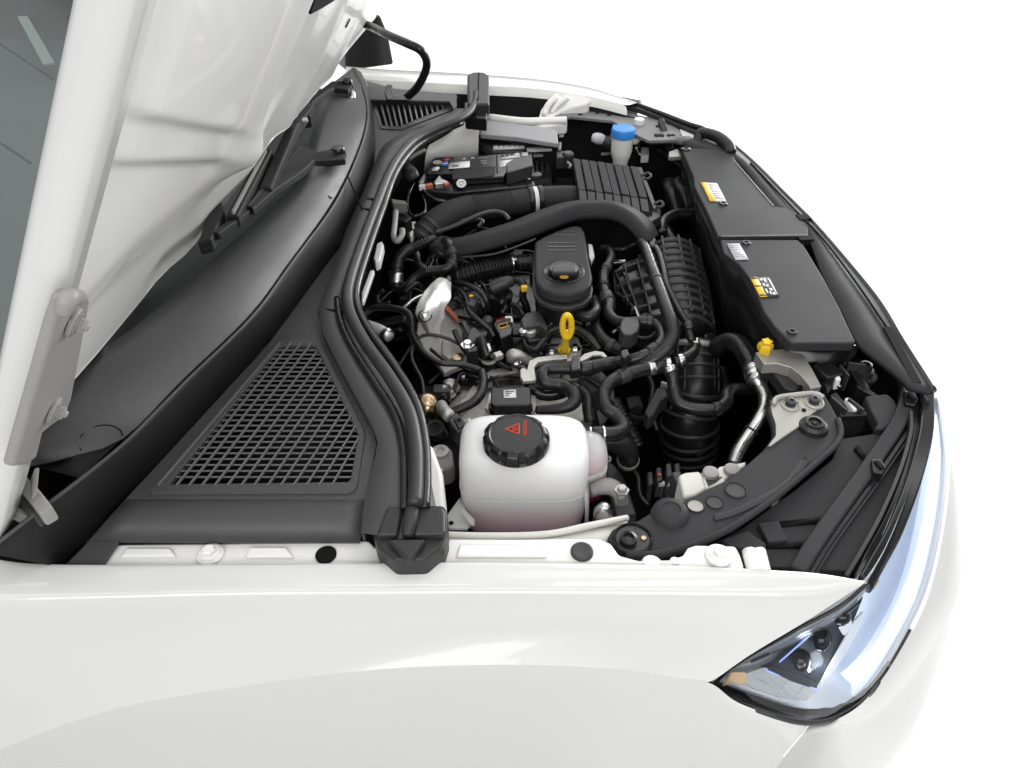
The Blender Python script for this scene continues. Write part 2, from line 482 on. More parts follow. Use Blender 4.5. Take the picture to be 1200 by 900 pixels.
# ---- inner fender rail with its pads, bolts, plug and hole
ra = [W(112, 668, .889), W(122, 655, .889), W(136, 637, .889), W(240, 636, .889), W(360, 634, .889), W(432, 633, .889), W(440, 641, .889), W(520, 641, .889), W(526, 631, .889), W(610, 631, .889), W(700, 630, .889), W(716, 636, .889), W(726, 650, .888), W(748, 656, .888), W(785, 655, .887), W(800, 650, .887), W(806, 641, .887), W(815, 638, .887), W(862, 639, .886), W(868, 650, .886), W(872, 662, .886), W(872, 676, .886), W(112, 674, .889)]
rail = plate('fender_rail', ra, .03, 'inner', car, .004)
for pts in ([(140, 652), (147, 641), (200, 641), (207, 652)], [(286, 653), (292, 640), (336, 640), (345, 653)], [(534, 652), (538, 637), (636, 637), (642, 652)]):
    plate('pad', [W(x, y, .8925) for x, y in pts], .006, 'inner', rail, .003)
for x, y in ((247, 651), (842, 652)):
    c = W(x, y, .889)
    lathe('washer', c, [(.0145, -.002), (.0145, .003), (.012, .0045), (0, .0045)], 'inner', rail, 24)
    bolt(c + Vector((0, 0, .004)), .0075, .008, 'inner', rail)
lathe('rubber_plug', W(682, 647, .889), [(.0125, -.002), (.0125, .002), (.0105, .0035), (.006, .003), (0, .003)], 'plasticg', rail, 24)
lathe('hole', W(382, 650, .8895), [(.0115, -.001), (.0115, .0008), (0, .0008)], 'deep', rail, 24)
for x in (878, 889):
    tube('rail_flute', [(W(x, 646, .884), .008), (W(x + 6, 670, .884), .008)], .008, 'inner', rail, per=4)
for (x, y, r_) in ((763, 664, .011), (790, 662, .006)):
    lathe('stud', W(x, y, .880), [(r_, -.01), (r_, .006), (r_ * .8, .008), (0, .008)], 'inner', rail, 14)
# inner apron sheet below the tank and its rolled lip
ap = loft('apron', [[W(500, 640, .880), W(600, 640, .876), W(690, 638, .868), W(722, 640, .852)],
                    [W(500, 627, .868), W(600, 629, .868), W(690, 620, .86), W(735, 610, .845)],
                    [W(500, 632, .84), W(600, 633, .84), W(690, 626, .835), W(735, 616, .83)],
                    [W(500, 640, .60), W(600, 640, .60), W(690, 634, .60), W(735, 624, .60)]], 'apron', car, 20, 0, .004)
tube('apron_lip', [(W(500, 626, .871), .004), (W(570, 628, .872), .004), (W(640, 626, .872), .004), (W(690, 616, .866), .004), (W(735, 607, .852), .004)], .004, 'apron', ap, per=6)
# strut tower turret edge seen beside the seal, near side
plate('strut_tower', [W(494, 510, .83), W(508, 522, .83), W(519, 552, .83), W(523, 590, .83), W(520, 628, .83), W(470, 628, .83), W(470, 512, .83)], .15, 'inner', car, .008)

# ---- bay tub: floor, walls under the cowl and by the far fender
V = [Vector((-.40, .60, .40)), Vector((.50, .60, .40)), Vector((.50, 1.98, .40)), Vector((-.40, 1.98, .40))]
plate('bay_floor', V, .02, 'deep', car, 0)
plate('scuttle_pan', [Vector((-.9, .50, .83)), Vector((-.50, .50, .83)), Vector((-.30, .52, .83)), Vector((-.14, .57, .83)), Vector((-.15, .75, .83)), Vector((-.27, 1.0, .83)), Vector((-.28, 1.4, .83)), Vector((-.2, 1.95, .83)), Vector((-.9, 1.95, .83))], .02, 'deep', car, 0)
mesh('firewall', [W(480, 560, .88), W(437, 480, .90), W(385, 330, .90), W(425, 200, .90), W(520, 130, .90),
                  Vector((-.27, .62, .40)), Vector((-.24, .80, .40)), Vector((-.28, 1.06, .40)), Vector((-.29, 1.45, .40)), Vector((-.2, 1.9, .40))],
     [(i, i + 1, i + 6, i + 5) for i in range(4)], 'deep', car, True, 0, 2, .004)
# ---- far fender
ff0 = [W(405, 90, .918), W(440, 94, .918), W(500, 97, .918), W(560, 100, .915), (W(620, 103, .912)), W(660, 108, .908), W(700, 115, .902), W(735, 124, .895)]
ff1 = [W(405, 80, .925), W(440, 83, .925), W(500, 86, .925), W(560, 89, .923), W(620, 94, .919), W(660, 99, .914), W(700, 107, .907), W(745, 121, .896)]
ff2 = [W(405, 74, .920), W(440, 77, .920), W(500, 80, .920), W(560, 83.5, .918), W(620, 88, .914), W(660, 93, .909), W(700, 101, .902), W(750, 119, .890)]
ff3 = [p + Vector((0, .03, -.06)) for p in ff2]
ff4 = [p + Vector((0, .06, -.40)) for p in ff2]
loft('fender', [ff0, ff1, ff2, ff3, ff4], 'paint', car, 50, 1)
loft('fender_flange', [ff0, [p + Vector((0, -.012, -.018)) for p in ff0], [p + Vector((0, -.013, -.035)) for p in ff0]], 'inner', car, 40, 1)

iw = [p + Vector((0, -.011, -.02)) for p in ff0] + [W(790, 150, .86), W(850, 190, .84)]
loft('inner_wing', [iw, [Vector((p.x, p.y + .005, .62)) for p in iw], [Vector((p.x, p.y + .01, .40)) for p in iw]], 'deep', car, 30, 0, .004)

# ---- bonnet: ruled panel hinged at the rear, raised; u runs up the panel, v across the car
def hood(u, v, h=0.):
    Y = .47 + 1.62 * v
    a = R(59 - 4 * v)
    x0 = -.49 + .11 * v
    return Vector((x0 + u * math.cos(a) + h * math.sin(a), Y, 1.0 + u * math.sin(a) - h * math.cos(a)))
def interp(tab, x):
    for (a, b), (c, d) in zip(tab, tab[1:]):
        if x <= c: return b + (d - b) * (x - a) / (c - a) if x > a else b
    return tab[-1][1]
EDGE = [(0, .02), (.02, .02), (.06, .015), (.15, -.005), (.24, -.012), (.27, .01), (.30, .02), (.36, .06), (.44, .10), (.50, .085), (.57, .055), (.66, .06), (.80, .07), (1.0, .05)]
def ss(a, b, x):
    t = min(1, max(0, (x - a) / (b - a)))
    return t * t * (3 - 2 * t)
def relief(u, v):
    h = 0.
    # the deep pressed field between the near rim and the first rib
    inner_ = ss(.016, .035, v)
    h -= .010 * inner_
    # cross steps pressed into the field
    q_ = u + .8 * v
    fade = ss(.02, .05, v) * ss(.30, .22, v)
    h += (.009 * ss(.450, .462, q_) + .009 * ss(.404, .416, q_)) * fade
    # long rib, rising towards the far flank
    rib = math.exp(-((v - .285) / .022) ** 2)
    h += .022 * rib * ss(.12, .22, u)
    lobe = math.exp(-(((v - .31) / .05) ** 2 + ((u - .20) / .035) ** 2))
    h += .020 * lobe
    h += .010 * ss(.30, .40, v)
    for vc in (.5, .7):
        h += .006 * math.exp(-((v - vc) / .03) ** 2)
    # shallow hollow of the rear field, rounded towards the hinge edge
    h -= .016 * ss(.23, .12, u + .35 * max(0, v - .12)) * ss(.02, .06, v) * ss(.30, .24, v)
    return h
NU, NV = 240, 200
VV, FF = [], []
UTOP = .98
vs_ = [0, .004, .008, .012, .016] + [.016 + (1 - .016) * (i / NV) ** 1.25 for i in range(1, NV + 1)]
for v in vs_:
    ue = interp(EDGE, v)
    for i in range(NU + 1):
        u = ue + (UTOP - ue) * i / NU
        VV.append(hood(u, v, relief(u, v)))
n1 = NU + 1
for j in range(len(vs_) - 1):
    for i in range(NU):
        FF.append((j * n1 + i, j * n1 + i + 1, (j + 1) * n1 + i + 1, (j + 1) * n1 + i))
bonnet = mesh('bonnet', VV, FF, 'inner', car)
# outer skin with the rolled near rim
sk, sf = [], []
prof = [(.017, .001), (.0164, .0042), (.006, .0045), (.001, .0040), (-.0012, .0022), (-.0026, -.003), (-.0036, -.012), (-.003, -.022), (.001, -.0285), (.012, -.032), (.05, -.036), (.2, -.046), (.5, -.052), (.8, -.046), (1.0, -.03)]
for v, h in prof:
    for i in range(41):
        u = -.035 + (UTOP + .01 + .035) * i / 40
        if v > .1: u = max(u, interp(EDGE, min(1, v)) - .005)
        sk.append(hood(u, v, h))
for j in range(len(prof) - 1):
    for i in range(40):
        sf.append((j * 41 + i, j * 41 + i + 1, (j + 1) * 41 + i + 1, (j + 1) * 41 + i))
mesh('outer_skin', sk, sf, 'paint', bonnet, True)
# sealing bead along the rim joint
tube('hem_bead', [(hood(-.03 + .2 * i, .0176, .0012), .0010) for i in range(6)], .0010, 'plasticg', bonnet, per=4)
# closing edge of the rear side of the panel
ed = [hood(interp(EDGE, i / 60), i / 60, relief(interp(EDGE, i / 60), i / 60)) for i in range(61)]
ed2 = [hood(interp(EDGE, i / 60) - .004, i / 60, relief(interp(EDGE, i / 60), i / 60) - .02) for i in range(61)]
mesh('rear_hem', ed + ed2, [(i, i + 1, i + 62, i + 61) for i in range(60)], 'inner', bonnet, True, 0, 2, .003)
# small drain slots
for u, v in ((.22, .62),):
    c = hood(u, v, relief(u, v) + .001)
    lathe('slot', c, [(.009, -.001), (.009, .001), (0, .001)], 'deep', bonnet, 12, (math.sin(R(57)), 0, -math.cos(R(57))), 0, lambda a, h: 1 if abs(math.cos(a)) > .5 else .55)

HOLE = ((364, 17), (368, 4), (373, -8), (402, -8), (390, 2), (377, 10))
# hinge of the bonnet, near side
def hood_at(px, py, h):
    d = ray(px, py)
    prev = None
    for i in range(3000):
        Y = .40 + i * .0005
        q = Vector((0, 0, CAM_Z)) + d * (Y / d.y)
        v = (Y - .47) / 1.62
        a_ = R(59 - 4 * v)
        n_ = Vector((math.sin(a_), 0, -math.cos(a_)))
        g = n_.dot(q - hood(0, v, h))
        if prev is not None and g * prev <= 0: return q
        prev = g
    return q
hg = [hood_at(x, y, .010) for x, y in ((77, 349), (86, 341), (97, 343), (107, 351), (103, 372), (96, 410), (85, 466), (77, 488), (58, 502), (51, 508), (44, 536), (33, 545), (16, 548), (30, 500), (48, 440), (66, 378))]
hn = Vector((math.sin(R(59)), 0, -math.cos(R(59))))
V = hg + [p - hn * .010 for p in hg]
n = len(hg)
hinge = mesh('hinge', V, [tuple(range(n)), tuple(range(2 * n - 1, n - 1, -1))] + [(i, i + n, (i + 1) % n + n, (i + 1) % n) for i in range(n)], 'primer', car, True, .004, 3)
for x, y in ((85, 377), (62, 480)):
    c = hood_at(x, y, .010)
    lathe('washer', c, [(.013, 0), (.013, .002), (.0115, .0035), (0, .0035)], 'primer', hinge, 24, hn)
    bolt(c + hn * .003, .0062, .007, 'primer', hinge, hn)
    lathe('stud', c + hn * .007, [(.0035, 0), (.0035, .004), (.0025, .0055), (0, .0055)], 'primer', hinge, 12, hn)
tube('knuckle', [(hood_at(74, 366, .012), .006), (hood_at(80, 350, .012), .007), (hood_at(92, 348, .012), .006)], .006, 'primer', hinge, per=6)
hp = [hood_at(x, y, .012) for x, y in HOLE]
mesh('frame_opening', hp + [p - hn * .012 for p in hp], [tuple(range(6)), (11, 10, 9, 8, 7, 6)] + [(i, i + 6, (i + 1) % 6 + 6, (i + 1) % 6) for i in range(6)], 'deep', bonnet, False)
bar('hinge_leg', hood(.02, .022, .012), W(30, 600, .92), .03, .006, 'primer', hinge, .002, Vector((1, 0, .3)))

# ---- windscreen, dashboard behind it and the pillar foot
gl = [Vector((-.56, .50, 1.03)), Vector((-.52, 1.25, 1.045)), Vector((-.56, 2.0, 1.03))]
gu = [p + Vector((-.80, .02, .46)) for p in gl]
ws = loft('windscreen', [gl, gu], 'screen', car, 24, 0, .0)
plate('dashboard', [Vector((-.60, .45, 1.0)), Vector((-.60, 2.0, 1.0)), Vector((-3.2, 2.0, 1.06)), Vector((-3.2, .50, 1.06))], .02, 'seat', car, .01)
box('door_trim', (-2.0, 2.08, 1.2), (2.6, .04, .8), 'seat', car, 0, .01)
plate('door_trim', [Vector((-.66, .47, .96)), Vector((-.66, .52, .96)), Vector((-1.8, .52, 1.0)), Vector((-1.8, .47, 1.0))], .5, 'seat', car, .01)
for k, o_ in ((0, 0), (1, -.016), (2, -.03)):
    strip('pillar_seal', [W(12 - 6 * k, 552 + 12 * k, 1.0 - .008 * k), W(33 - 8 * k, 572 + 10 * k, .995 - .008 * k), W(54 - 8 * k, 598 + 2 * k, .985 - .008 * k)], .013, .02, 'primer' if k != 1 else 'plasticg', car)
plate('scuttle_corner', [W(-60, 640, .925), W(20, 600, .925), W(90, 565, .93), W(30, 520, .94), W(-60, 520, .94)], .02, 'deep', car, 0)

bar('reflected_light_bar', Vector((-.66, .96, 1.012)) if False else W(57, 74, 1.05), W(8, -14, 1.05), .022, .004, 'sticker', car)  # added pale bar standing for a light tube mirrored in the windscreen
bar('reflected_seam', W(-20, 38, 1.05), W(62, 92, 1.05), .003, .003, 'plastic', car)  # added dark bars standing for ceiling seams mirrored in the glass
bar('reflected_seam', W(45, -6, 1.05), W(100, 30, 1.05), .02, .004, 'plastic', car)
bar('reflected_seam', W(-10, 160, 1.05), W(35, 190, 1.05), .003, .003, 'plastic', car)
# ---- far door mirror and red lamp beyond it
mir = P(430, 60, .99) + Vector((0, .16, 0))
mv = [PY(405, 18, 2.42), PY(446, 18, 2.42), PY(455, 40, 2.42), PY(462, 76, 2.42), PY(405, 84, 2.42)]
mf = [p + Vector((-.05, .09, .0)) for p in mv]
mesh('door_mirror', mv + mf, [(0, 1, 2, 3, 4), (9, 8, 7, 6, 5)] + [(i, i + 5, (i + 1) % 5 + 5, (i + 1) % 5) for i in range(5)], 'gloss', car, True, .008, 3)
# ================================================================ cowl
top = [W(30, 530, 1.0), W(85, 450, 1.0), W(150, 408, 1.0), W(215, 357, 1.0), W(292, 285, 1.0), W(340, 240, 1.0), W(365, 208, 1.0), W(376, 170, 1.0), W(384, 128, 1.0), W(380, 105, 1.0)]
topb = [p + Vector((-.02, 0, .006)) for p in top]
mid0 = [W(36, 546, .985), W(90, 533, .985), W(147, 511, .985), W(213, 445, .985), W(293, 368, .985), W(337, 309, .985), W(358, 281, .985), W(385, 243, .985), W(406, 205, .985), W(424, 160, .985), W(429, 130, .985), W(424, 105, .985), W(412, 80, .985)]
cowl = loft('cowl', [[p + Vector((-.22, 0, .0)) for p in top], [p + Vector((-.012, 0, -.012)) for p in top], topb, top, mid0], 'cowl', car, 60, 0, .003)
mid1 = [W(-20, 650, .965), W(36, 606, .975), W(90, 565, .980), W(150, 516, .983), W(216, 449, .983), W(296, 371, .983), W(340, 311, .983), W(361, 283, .983), W(388, 246, .983), W(409, 207, .983), W(427, 160, .983), W(431, 130, .983), W(426, 105, .983), W(413, 80, .983)]
low = [W(66, 664, .893), W(100, 635, .90), W(133, 600, .910), W(177, 553, .917), W(247, 477, .917), W(317, 400, .917), W(383, 310, .917), W(404, 283, .917), W(421, 245, .917), W(435, 210, .917), W(440, 177, .917), W(438, 140, .917), W(434, 112, .917), W(424, 85, .917)]
midr = [a.lerp(b, .12) + Vector((.002, 0, .003)) for a, b in zip(rowline(mid1, 40), rowline(low, 40))]
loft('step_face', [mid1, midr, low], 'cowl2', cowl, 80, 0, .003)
tube('step_edge', [(p, .0022) for p in rowline(mid1, 26)], .0022, 'cowl', cowl, per=3, sides=8)
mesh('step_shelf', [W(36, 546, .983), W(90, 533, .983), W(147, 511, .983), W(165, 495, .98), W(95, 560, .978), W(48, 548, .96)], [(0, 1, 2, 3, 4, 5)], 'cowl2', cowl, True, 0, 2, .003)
# round access cover in the upper panel
pc = W(116, 517, .9865)
pc = W(118, 515, .988)
from mathutils.bvhtree import BVHTree
bvh = BVHTree.FromPolygons([v.co for v in cowl.data.vertices], [tuple(p.vertices) for p in cowl.data.polygons])
gr = []
for k in range(33):
    a_ = 2 * math.pi * k / 32
    hit = bvh.ray_cast(Vector((pc.x + .0215 * math.cos(a_), pc.y + .0215 * math.sin(a_), 1.1)), Vector((0, 0, -1)))
    if hit[0]: gr.append((hit[0], .0009))
if len(gr) > 3: tube('access_groove', gr, .0009, 'deep', cowl, per=2, sides=6)
# panel joints
for a, b in (((408, 207), (424, 245)), ((357, 213), (389, 232))):
    bar('panel_joint', W(a[0], a[1], .9935), W(b[0], b[1], .955 if a[0] == 408 else .987), .0022, .003, 'deep', cowl)

# ---- lower panel with the near vent opening
ve = [(95, 820), (700, 118), (715, 108), (880, 108), (905, 125), (1105, 530), (1110, 560), (1075, 790), (1060, 820), (1030, 832), (110, 832)]
vent_out = zM.l(ve, .9185)
vo = [(190, 790), (705, 150), (720, 140), (872, 140), (890, 160), (1070, 535), (1080, 560), (1045, 765), (1030, 780)]
vent_in = zM.l(vo, .9185)
lowr = [W(427, 585, .918), W(441, 520, .918), W(437, 505, .918), W(380, 398, .918), W(372, 366, .918), W(384, 330, .918), W(405, 270, .918), W(419, 238, .918), W(436, 197, .918), W(448, 172, .918), W(476, 155, .918), W(512, 142, .918), W(533, 129, .918), W(536, 112, .918), W(470, 106, .918)]
lowl = [W(147, 585, .918), W(177, 553, .918), W(247, 477, .918), W(317, 400, .918), W(383, 310, .918), W(404, 283, .918), W(421, 245, .918), W(435, 210, .918), W(440, 177, .918), W(438, 140, .918), W(434, 112, .918), W(430, 95, .918)]
fo = [(375, 470), (745, 478), (772, 488), (765, 512), (520, 606), (425, 602)]
far_in = zQ.l([(402, 482), (735, 490), (738, 502), (515, 592), (432, 590)], .918)
outer = lowl + list(reversed(lowr))
from mathutils.geometry import tessellate_polygon
def multihole(name, outer, holes, th, m, parent):
    loops = [outer] + holes
    tr = tessellate_polygon([[Vector((p.x, p.y, 0)) for p in lp] for lp in loops])
    V = [p for lp in loops for p in lp]
    N = len(V)
    F = [tuple(t) for t in tr] + [tuple(i + N for i in reversed(t)) for t in tr]
    s = 0
    for lp in loops:
        L = len(lp)
        F += [(s + i, s + (i + 1) % L, s + (i + 1) % L + N, s + i + N) for i in range(L)]
        s += L
    return mesh(name, V + [p - Vector((0, 0, th)) for p in V], F, m, parent, False)
lower = multihole('cowl_tray', outer, [vent_in, far_in], .004, 'cowl', car)
loft('tray_end', [[W(147, 585, .918), W(287, 585, .918), W(427, 585, .918)], [W(128, 606, .913), W(277, 606, .913), W(425, 606, .913)], [W(104, 634, .898), W(262, 635, .898), W(422, 635, .898)], [W(100, 638, .88), W(262, 639, .88), W(422, 639, .88)]], 'cowl', lower, 12, 0, .003)
plate('tray_corner', [W(104, 634, .8975), W(139, 634, .8975), W(118, 666, .893), W(72, 666, .893)], .004, 'cowl', lower, .001)
# black plenum below the vents
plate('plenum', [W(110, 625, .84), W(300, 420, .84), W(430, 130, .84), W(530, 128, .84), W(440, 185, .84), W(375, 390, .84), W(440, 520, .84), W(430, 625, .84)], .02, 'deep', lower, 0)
# near vent: frame, sloping slats, cross bars
vent = ringplate('vent_frame', zM.l(ve, .9212), zM.l(vo, .9208), .008, 'cowl', lower)
md = vent.modifiers.new('b', 'BEVEL'); md.width = .0012; md.segments = 2; md.limit_method = 'ANGLE'; md.angle_limit = R(40)
bx = [140, 225, 285, 345, 405, 465, 530, 590, 655, 715, 775, 835, 895, 955]
tp = [(715, 122), (765, 122), (812, 124), (860, 126), (885, 165), (905, 205), (927, 240), (950, 285), (970, 325), (995, 370), (1020, 425), (1045, 465), (1065, 515), (1080, 570)]
for x, (tx, ty) in zip(bx, tp):
    bar('slat', zM(x, 792, .9227), zM(tx, ty, .9227), .0014, .003, 'slat', lower)
def pip(poly, y):
    xs = []
    for (a, b), (c, d) in zip(poly, poly[1:] + poly[:1]):
        if (b <= y < d) or (d <= y < b): xs.append(a + (c - a) * (y - b) / (d - b))
    return min(xs), max(xs)
y = 160.
while y < 775:
    x0, x1 = pip(vo, y)
    bar('cross_bar', zM(x0 - 14, y, .9190), zM(x1 + 12, y, .9190), .0010, .002, 'slat', lower)
    y += 19.5 + (y - 160) * .016
# far vent
fv = ringplate('vent_frame', zQ.l(fo, .9205), zQ.l([(402, 482), (735, 490), (738, 502), (515, 592), (432, 590)], .9202), .006, 'cowl', lower)
for i in range(12):
    k = i / 11
    a = (425 + 285 * k, 480 + 6 * k)
    b = (455 + 262 * k, 596 - 6 * min(1, k * 4) - max(0, k - .28) * 118)
    bar('slat', zQ(a[0], a[1], .9218), zQ(b[0], b[1], .9218), .0035, .008, 'slat', lower)
# raised far corner of the tray
plate('corner_panel', zQ.l([(330, 400), (460, 412), (780, 440), (782, 500), (768, 515), (745, 474), (375, 466), (350, 440)], .935), .006, 'cowl', lower, .002)
# channel beside the seal
ch = [W(424, 626, .925), W(426, 595, .930), W(443, 520, .934), W(439, 505, .934), W(382, 398, .934), W(374, 366, .934), W(386, 330, .934), W(407, 270, .934), W(421, 238, .934), W(438, 197, .934), W(450, 172, .934), W(478, 155, .934), W(514, 142, .934), W(535, 129, .934)]
ch2 = [W(520, 640, .925), W(512, 595, .93), W(496, 520, .934), W(480, 480, .934), W(425, 395, .934), W(412, 350, .934), W(425, 310, .934), W(445, 250, .934), W(458, 215, .934), W(470, 190, .934), W(482, 170, .934), W(505, 155, .934), W(535, 142, .934), W(560, 125, .934)]
cm = [a.lerp(b, .5) for a, b in zip(rowline(ch, 30), rowline(ch2, 30))]
loft('seal_channel', [[p + Vector((0, 0, -.012)) for p in rowline(ch, 30)], [p + Vector((0, 0, .004)) for p in rowline(ch, 30)], cm, [p + Vector((0, 0, -.012)) for p in rowline(ch2, 30)]], 'cowl', lower, 60, 0, .003)
for pts in (((422, 232), (444, 233)), ((420, 243), (440, 246)), ((378, 362), (405, 364))):
    bar('channel_joint', W(*pts[0], .9365), W(*pts[1], .9365), .003, .004, 'deep', lower)

# ---- bonnet seal: bulb and lip running round the cowl edge
sl = [(486, 592, .945), (488, 560, .946), (487, 520, .947), (478, 480, .947), (455, 440, .947), (428, 402, .947), (412, 372, .947), (407, 350, .947), (411, 325, .947), (426, 280, .947), (442, 238, .947), (456, 203, .947), (470, 180, .947), (487, 163, .947), (510, 151, .947), (537, 140, .947), (551, 130, .948), (557, 119, .949), (558, 110, .95)]
seal = tube('bonnet_seal', [(W(*p), .0085) for p in sl], .0085, 'seal', car, per=6, sides=14)
sl2 = [(497, 596, .935), (499, 560, .935), (497, 515, .935), (487, 473, .935), (464, 432, .935), (438, 396, .935), (422, 368, .935), (417, 348, .935), (421, 325, .935), (435, 282, .935), (450, 240, .935), (462, 206, .935), (476, 184, .935), (492, 168, .935), (514, 156, .935), (541, 144, .935)]
tube('lip', [(W(*p), .0065) for p in sl2], .0065, 'rubber', seal, per=6, sides=12)
sl3 = [(474, 596, .938), (474, 560, .938), (472, 520, .938), (462, 484, .938), (438, 446, .938), (412, 405, .938), (399, 375, .938), (395, 350, .938)]
tube('lip', [(W(*p), .005) for p in sl3], .005, 'rubber', seal, per=6, sides=10)
# end blocks of the seal
nb = plate('seal_end_block', zE.l([(150, 745), (205, 603), (295, 600), (300, 628), (355, 628), (360, 604), (480, 606), (495, 625), (497, 720), (470, 800), (395, 862), (250, 866), (170, 800)], .925), .05, 'seal', car, .006)
plate('raised_wedge', zE.l([(212, 764), (398, 764), (318, 868)], .934), .012, 'seal', nb, .003)
plate('cheek', zE.l([(212, 610), (292, 610), (262, 745), (162, 745)], .934), .012, 'seal', nb, .004)
plate('cheek', zE.l([(362, 610), (476, 612), (488, 640), (490, 740), (335, 745)], .935), .012, 'seal', nb, .004)
tube('rib', [(zE(335, 625, .938), .008), (zE(322, 690, .936), .008), (zE(310, 755, .932), .006)], .008, 'seal', nb, per=6)
fbk = plate('seal_end_block', zQ.l([(830, 350), (855, 335), (912, 336), (932, 352), (934, 485), (830, 485)], .955), .03, 'seal', car, .006)
plate('foot', zQ.l([(816, 478), (930, 484), (920, 556), (820, 545)], .935), .03, 'plastic', fbk, .003)
bar('groove', zQ(884, 338, .9562), zQ(880, 470, .9562), .0035, .003, 'deep', fbk)

# ---- wipers
def wiper(arm, tip, piv, r_):
    a = plate('wiper_arm', arm, .012, 'cowl2', car, .0025)
    lathe('pivot_cap', piv, [(r_, -.012), (r_, .003), (r_ * .85, .006), (0, .007)], 'gloss', a, 24)
    return a
a = wiper(zN.l([(612, 443, 1.035), (640, 452, 1.035), (680, 470, 1.03), (780, 450, 1.01), (815, 468, 1.01), (818, 505, 1.01), (740, 510, 1.012), (672, 510, 1.022), (620, 560, 1.03), (500, 640, 1.04), (385, 740, 1.05), (360, 720, 1.05), (480, 590, 1.045), (560, 500, 1.04)]), None, zN(785, 465, 1.013), .013)
bar('arm_rod', zN(360, 738, 1.048), zN(205, 850, 1.06), .012, .012, 'cowl2', a, .003)
bar('edge_highlight', zN(612, 446, 1.037), zN(362, 722, 1.052), .003, .004, 'plasticg', a)
bar('blade', zN(450, 455, 1.06), zN(285, 770, 1.06), .018, .02, 'cowl2', a, .004)
bar('blade_spine', zN(445, 458, 1.065), zN(290, 750, 1.065), .0030, .006, 'primer', a)
bar('blade', zN(575, 330, 1.06), zN(440, 640, 1.05), .02, .02, 'cowl2', a, .004)
plate('blade_clip', zN.l([(205, 705), (235, 700), (250, 745), (190, 880), (125, 900), (150, 820)], 1.06), .02, 'cowl2', a, .003)
b = wiper(zN.l([(755, 138, 1.02), (800, 140, 1.01), (845, 138, 1.01), (850, 160, 1.01), (830, 180, 1.01), (770, 170, 1.015), (740, 180, 1.025), (690, 215, 1.035), (640, 262, 1.045), (625, 250, 1.045), (680, 195, 1.035)]), None, zN(828, 145, 1.012), .012)
bar('blade', zN(650, 240, 1.045), zN(555, 370, 1.05), .02, .02, 'cowl2', b, .004)
box('washer_jet', zN(628, 320, 1.03), (.022, .03, .025), 'cowl2', b, .4, .004)
box('jet_window', zN(628, 322, 1.045), (.011, .015, .004), 'silverst', b, .4, .001)
tube('pivot_nut', [(zN(850, 195, .995), .008), (zN(850, 230, .985), .008)], .008, 'steel', b, per=3)
# fluid hose rising to the raised bonnet
tag(tube('washer_hose', [(zQ(545, 460, .955), .009), (zQ(560, 445, .965), .009), (zQ(595, 410, .985), .009), (zQ(628, 350, 1.02), .009), (zQ(640, 290, 1.05), .009), (zQ(610, 235, 1.08), .009), (zQ(540, 200, 1.09), .009), (zQ(460, 165, 1.09), .009), (zQ(390, 130, 1.08), .009), (zQ(340, 110, 1.08), .009)], .009, 'rubber', None, per=8), 'black hose looping from the far vent up to the raised bonnet', 'hose')
hb = plate('hose_bracket', zQ.l([(450, 395), (478, 395), (478, 450), (560, 450), (560, 468), (455, 466), (442, 430)], .962), .012, 'plastic', car, .002)
# ================================================================ front covers
def quad_print(name, pts, th, m, parent): return plate(name, pts, th, m, parent, 0)
def along(q, x0, x1, y0, y1, z=0.):
    """sub-rectangle of a quad given as four corners (tl, tr, br, bl)"""
    def e(x, y): return q[0].lerp(q[1], x).lerp(q[3].lerp(q[2], x), y) + Vector((0, 0, z))
    return [e(x0, y0), e(x1, y0), e(x1, y1), e(x0, y1)]
def screw(c, r_, parent, m='gloss', name='screw'):
    o = lathe(name, c, [(r_, -.002), (r_, .0015), (r_ * .8, .003), (r_ * .45, .003), (r_ * .4, .001), (0, .001)], m, parent, 20)
    return o
cf = plate('radiator_cover', zH.l([(70, 128), (120, 132), (270, 142), (320, 170), (330, 195), (505, 405), (560, 412), (612, 432), (640, 470), (668, 500), (672, 543), (245, 548), (215, 480), (188, 420), (150, 345), (134, 312), (130, 268), (100, 195)], .893), .016, 'cover', None, .003)
tag(cf, 'far half of the charcoal radiator cover with a yellow and white sticker', 'cover', 'radiator covers')
st = zH.l([(165, 295), (240, 298), (285, 383), (208, 382)], .8945)
s1 = quad_print('sticker', st, .001, 'sticker', cf)
quad_print('sticker_band', along(st, .0, .34, 0, 1, .0006), .001, 'stick_y', s1)
for k in range(7):
    quad_print('print_line', along(st, .40, .92 - .1 * (k % 3), .10 + .12 * k, .14 + .12 * k, .0006), .0008, 'print_g', s1)
screw(zH(270, 396, .893), .0085, cf)
bar('seam', zH(325, 195, .8938), zH(507, 405, .8938), .003, .002, 'plastic', cf)
bar('front_ridge', zH(258, 546, .895), zH(668, 541, .895), .005, .006, 'plasticg', cf, .001)

cn = plate('radiator_cover', [W(844, 280.5, .893), W(935, 280.5, .893), W(942, 287, .893), W(965, 325, .893), W(985, 362, .893), W(993, 380, .893), W(1003, 400, .893), W(1000, 402, .893), W(927, 402, .893), W(908, 383, .893), W(895, 365, .893), W(880, 328, .893), W(866, 310, .893), W(848, 296, .893)], .016, 'cover', None, .003)
tag(cn, 'near half of the charcoal radiator cover with two stickers', 'cover', 'radiator covers')
st = zH.l([(288, 582), (345, 582), (390, 655), (328, 657)], .8945)
s2 = quad_print('sticker', st, .001, 'silverst', cn)
for k in range(6):
    quad_print('print_line', along(st, .1, .9 - .12 * (k % 2), .10 + .14 * k, .14 + .14 * k, .0006), .0008, 'print_g', s2)
st = zH.l([(395, 740), (485, 738), (535, 830), (443, 832)], .8945)
s3 = quad_print('sticker', st, .001, 'print_d', cn)
quad_print('sticker_band', along(st, .0, .36, 0, 1, .0006), .001, 'stick_y', s3)
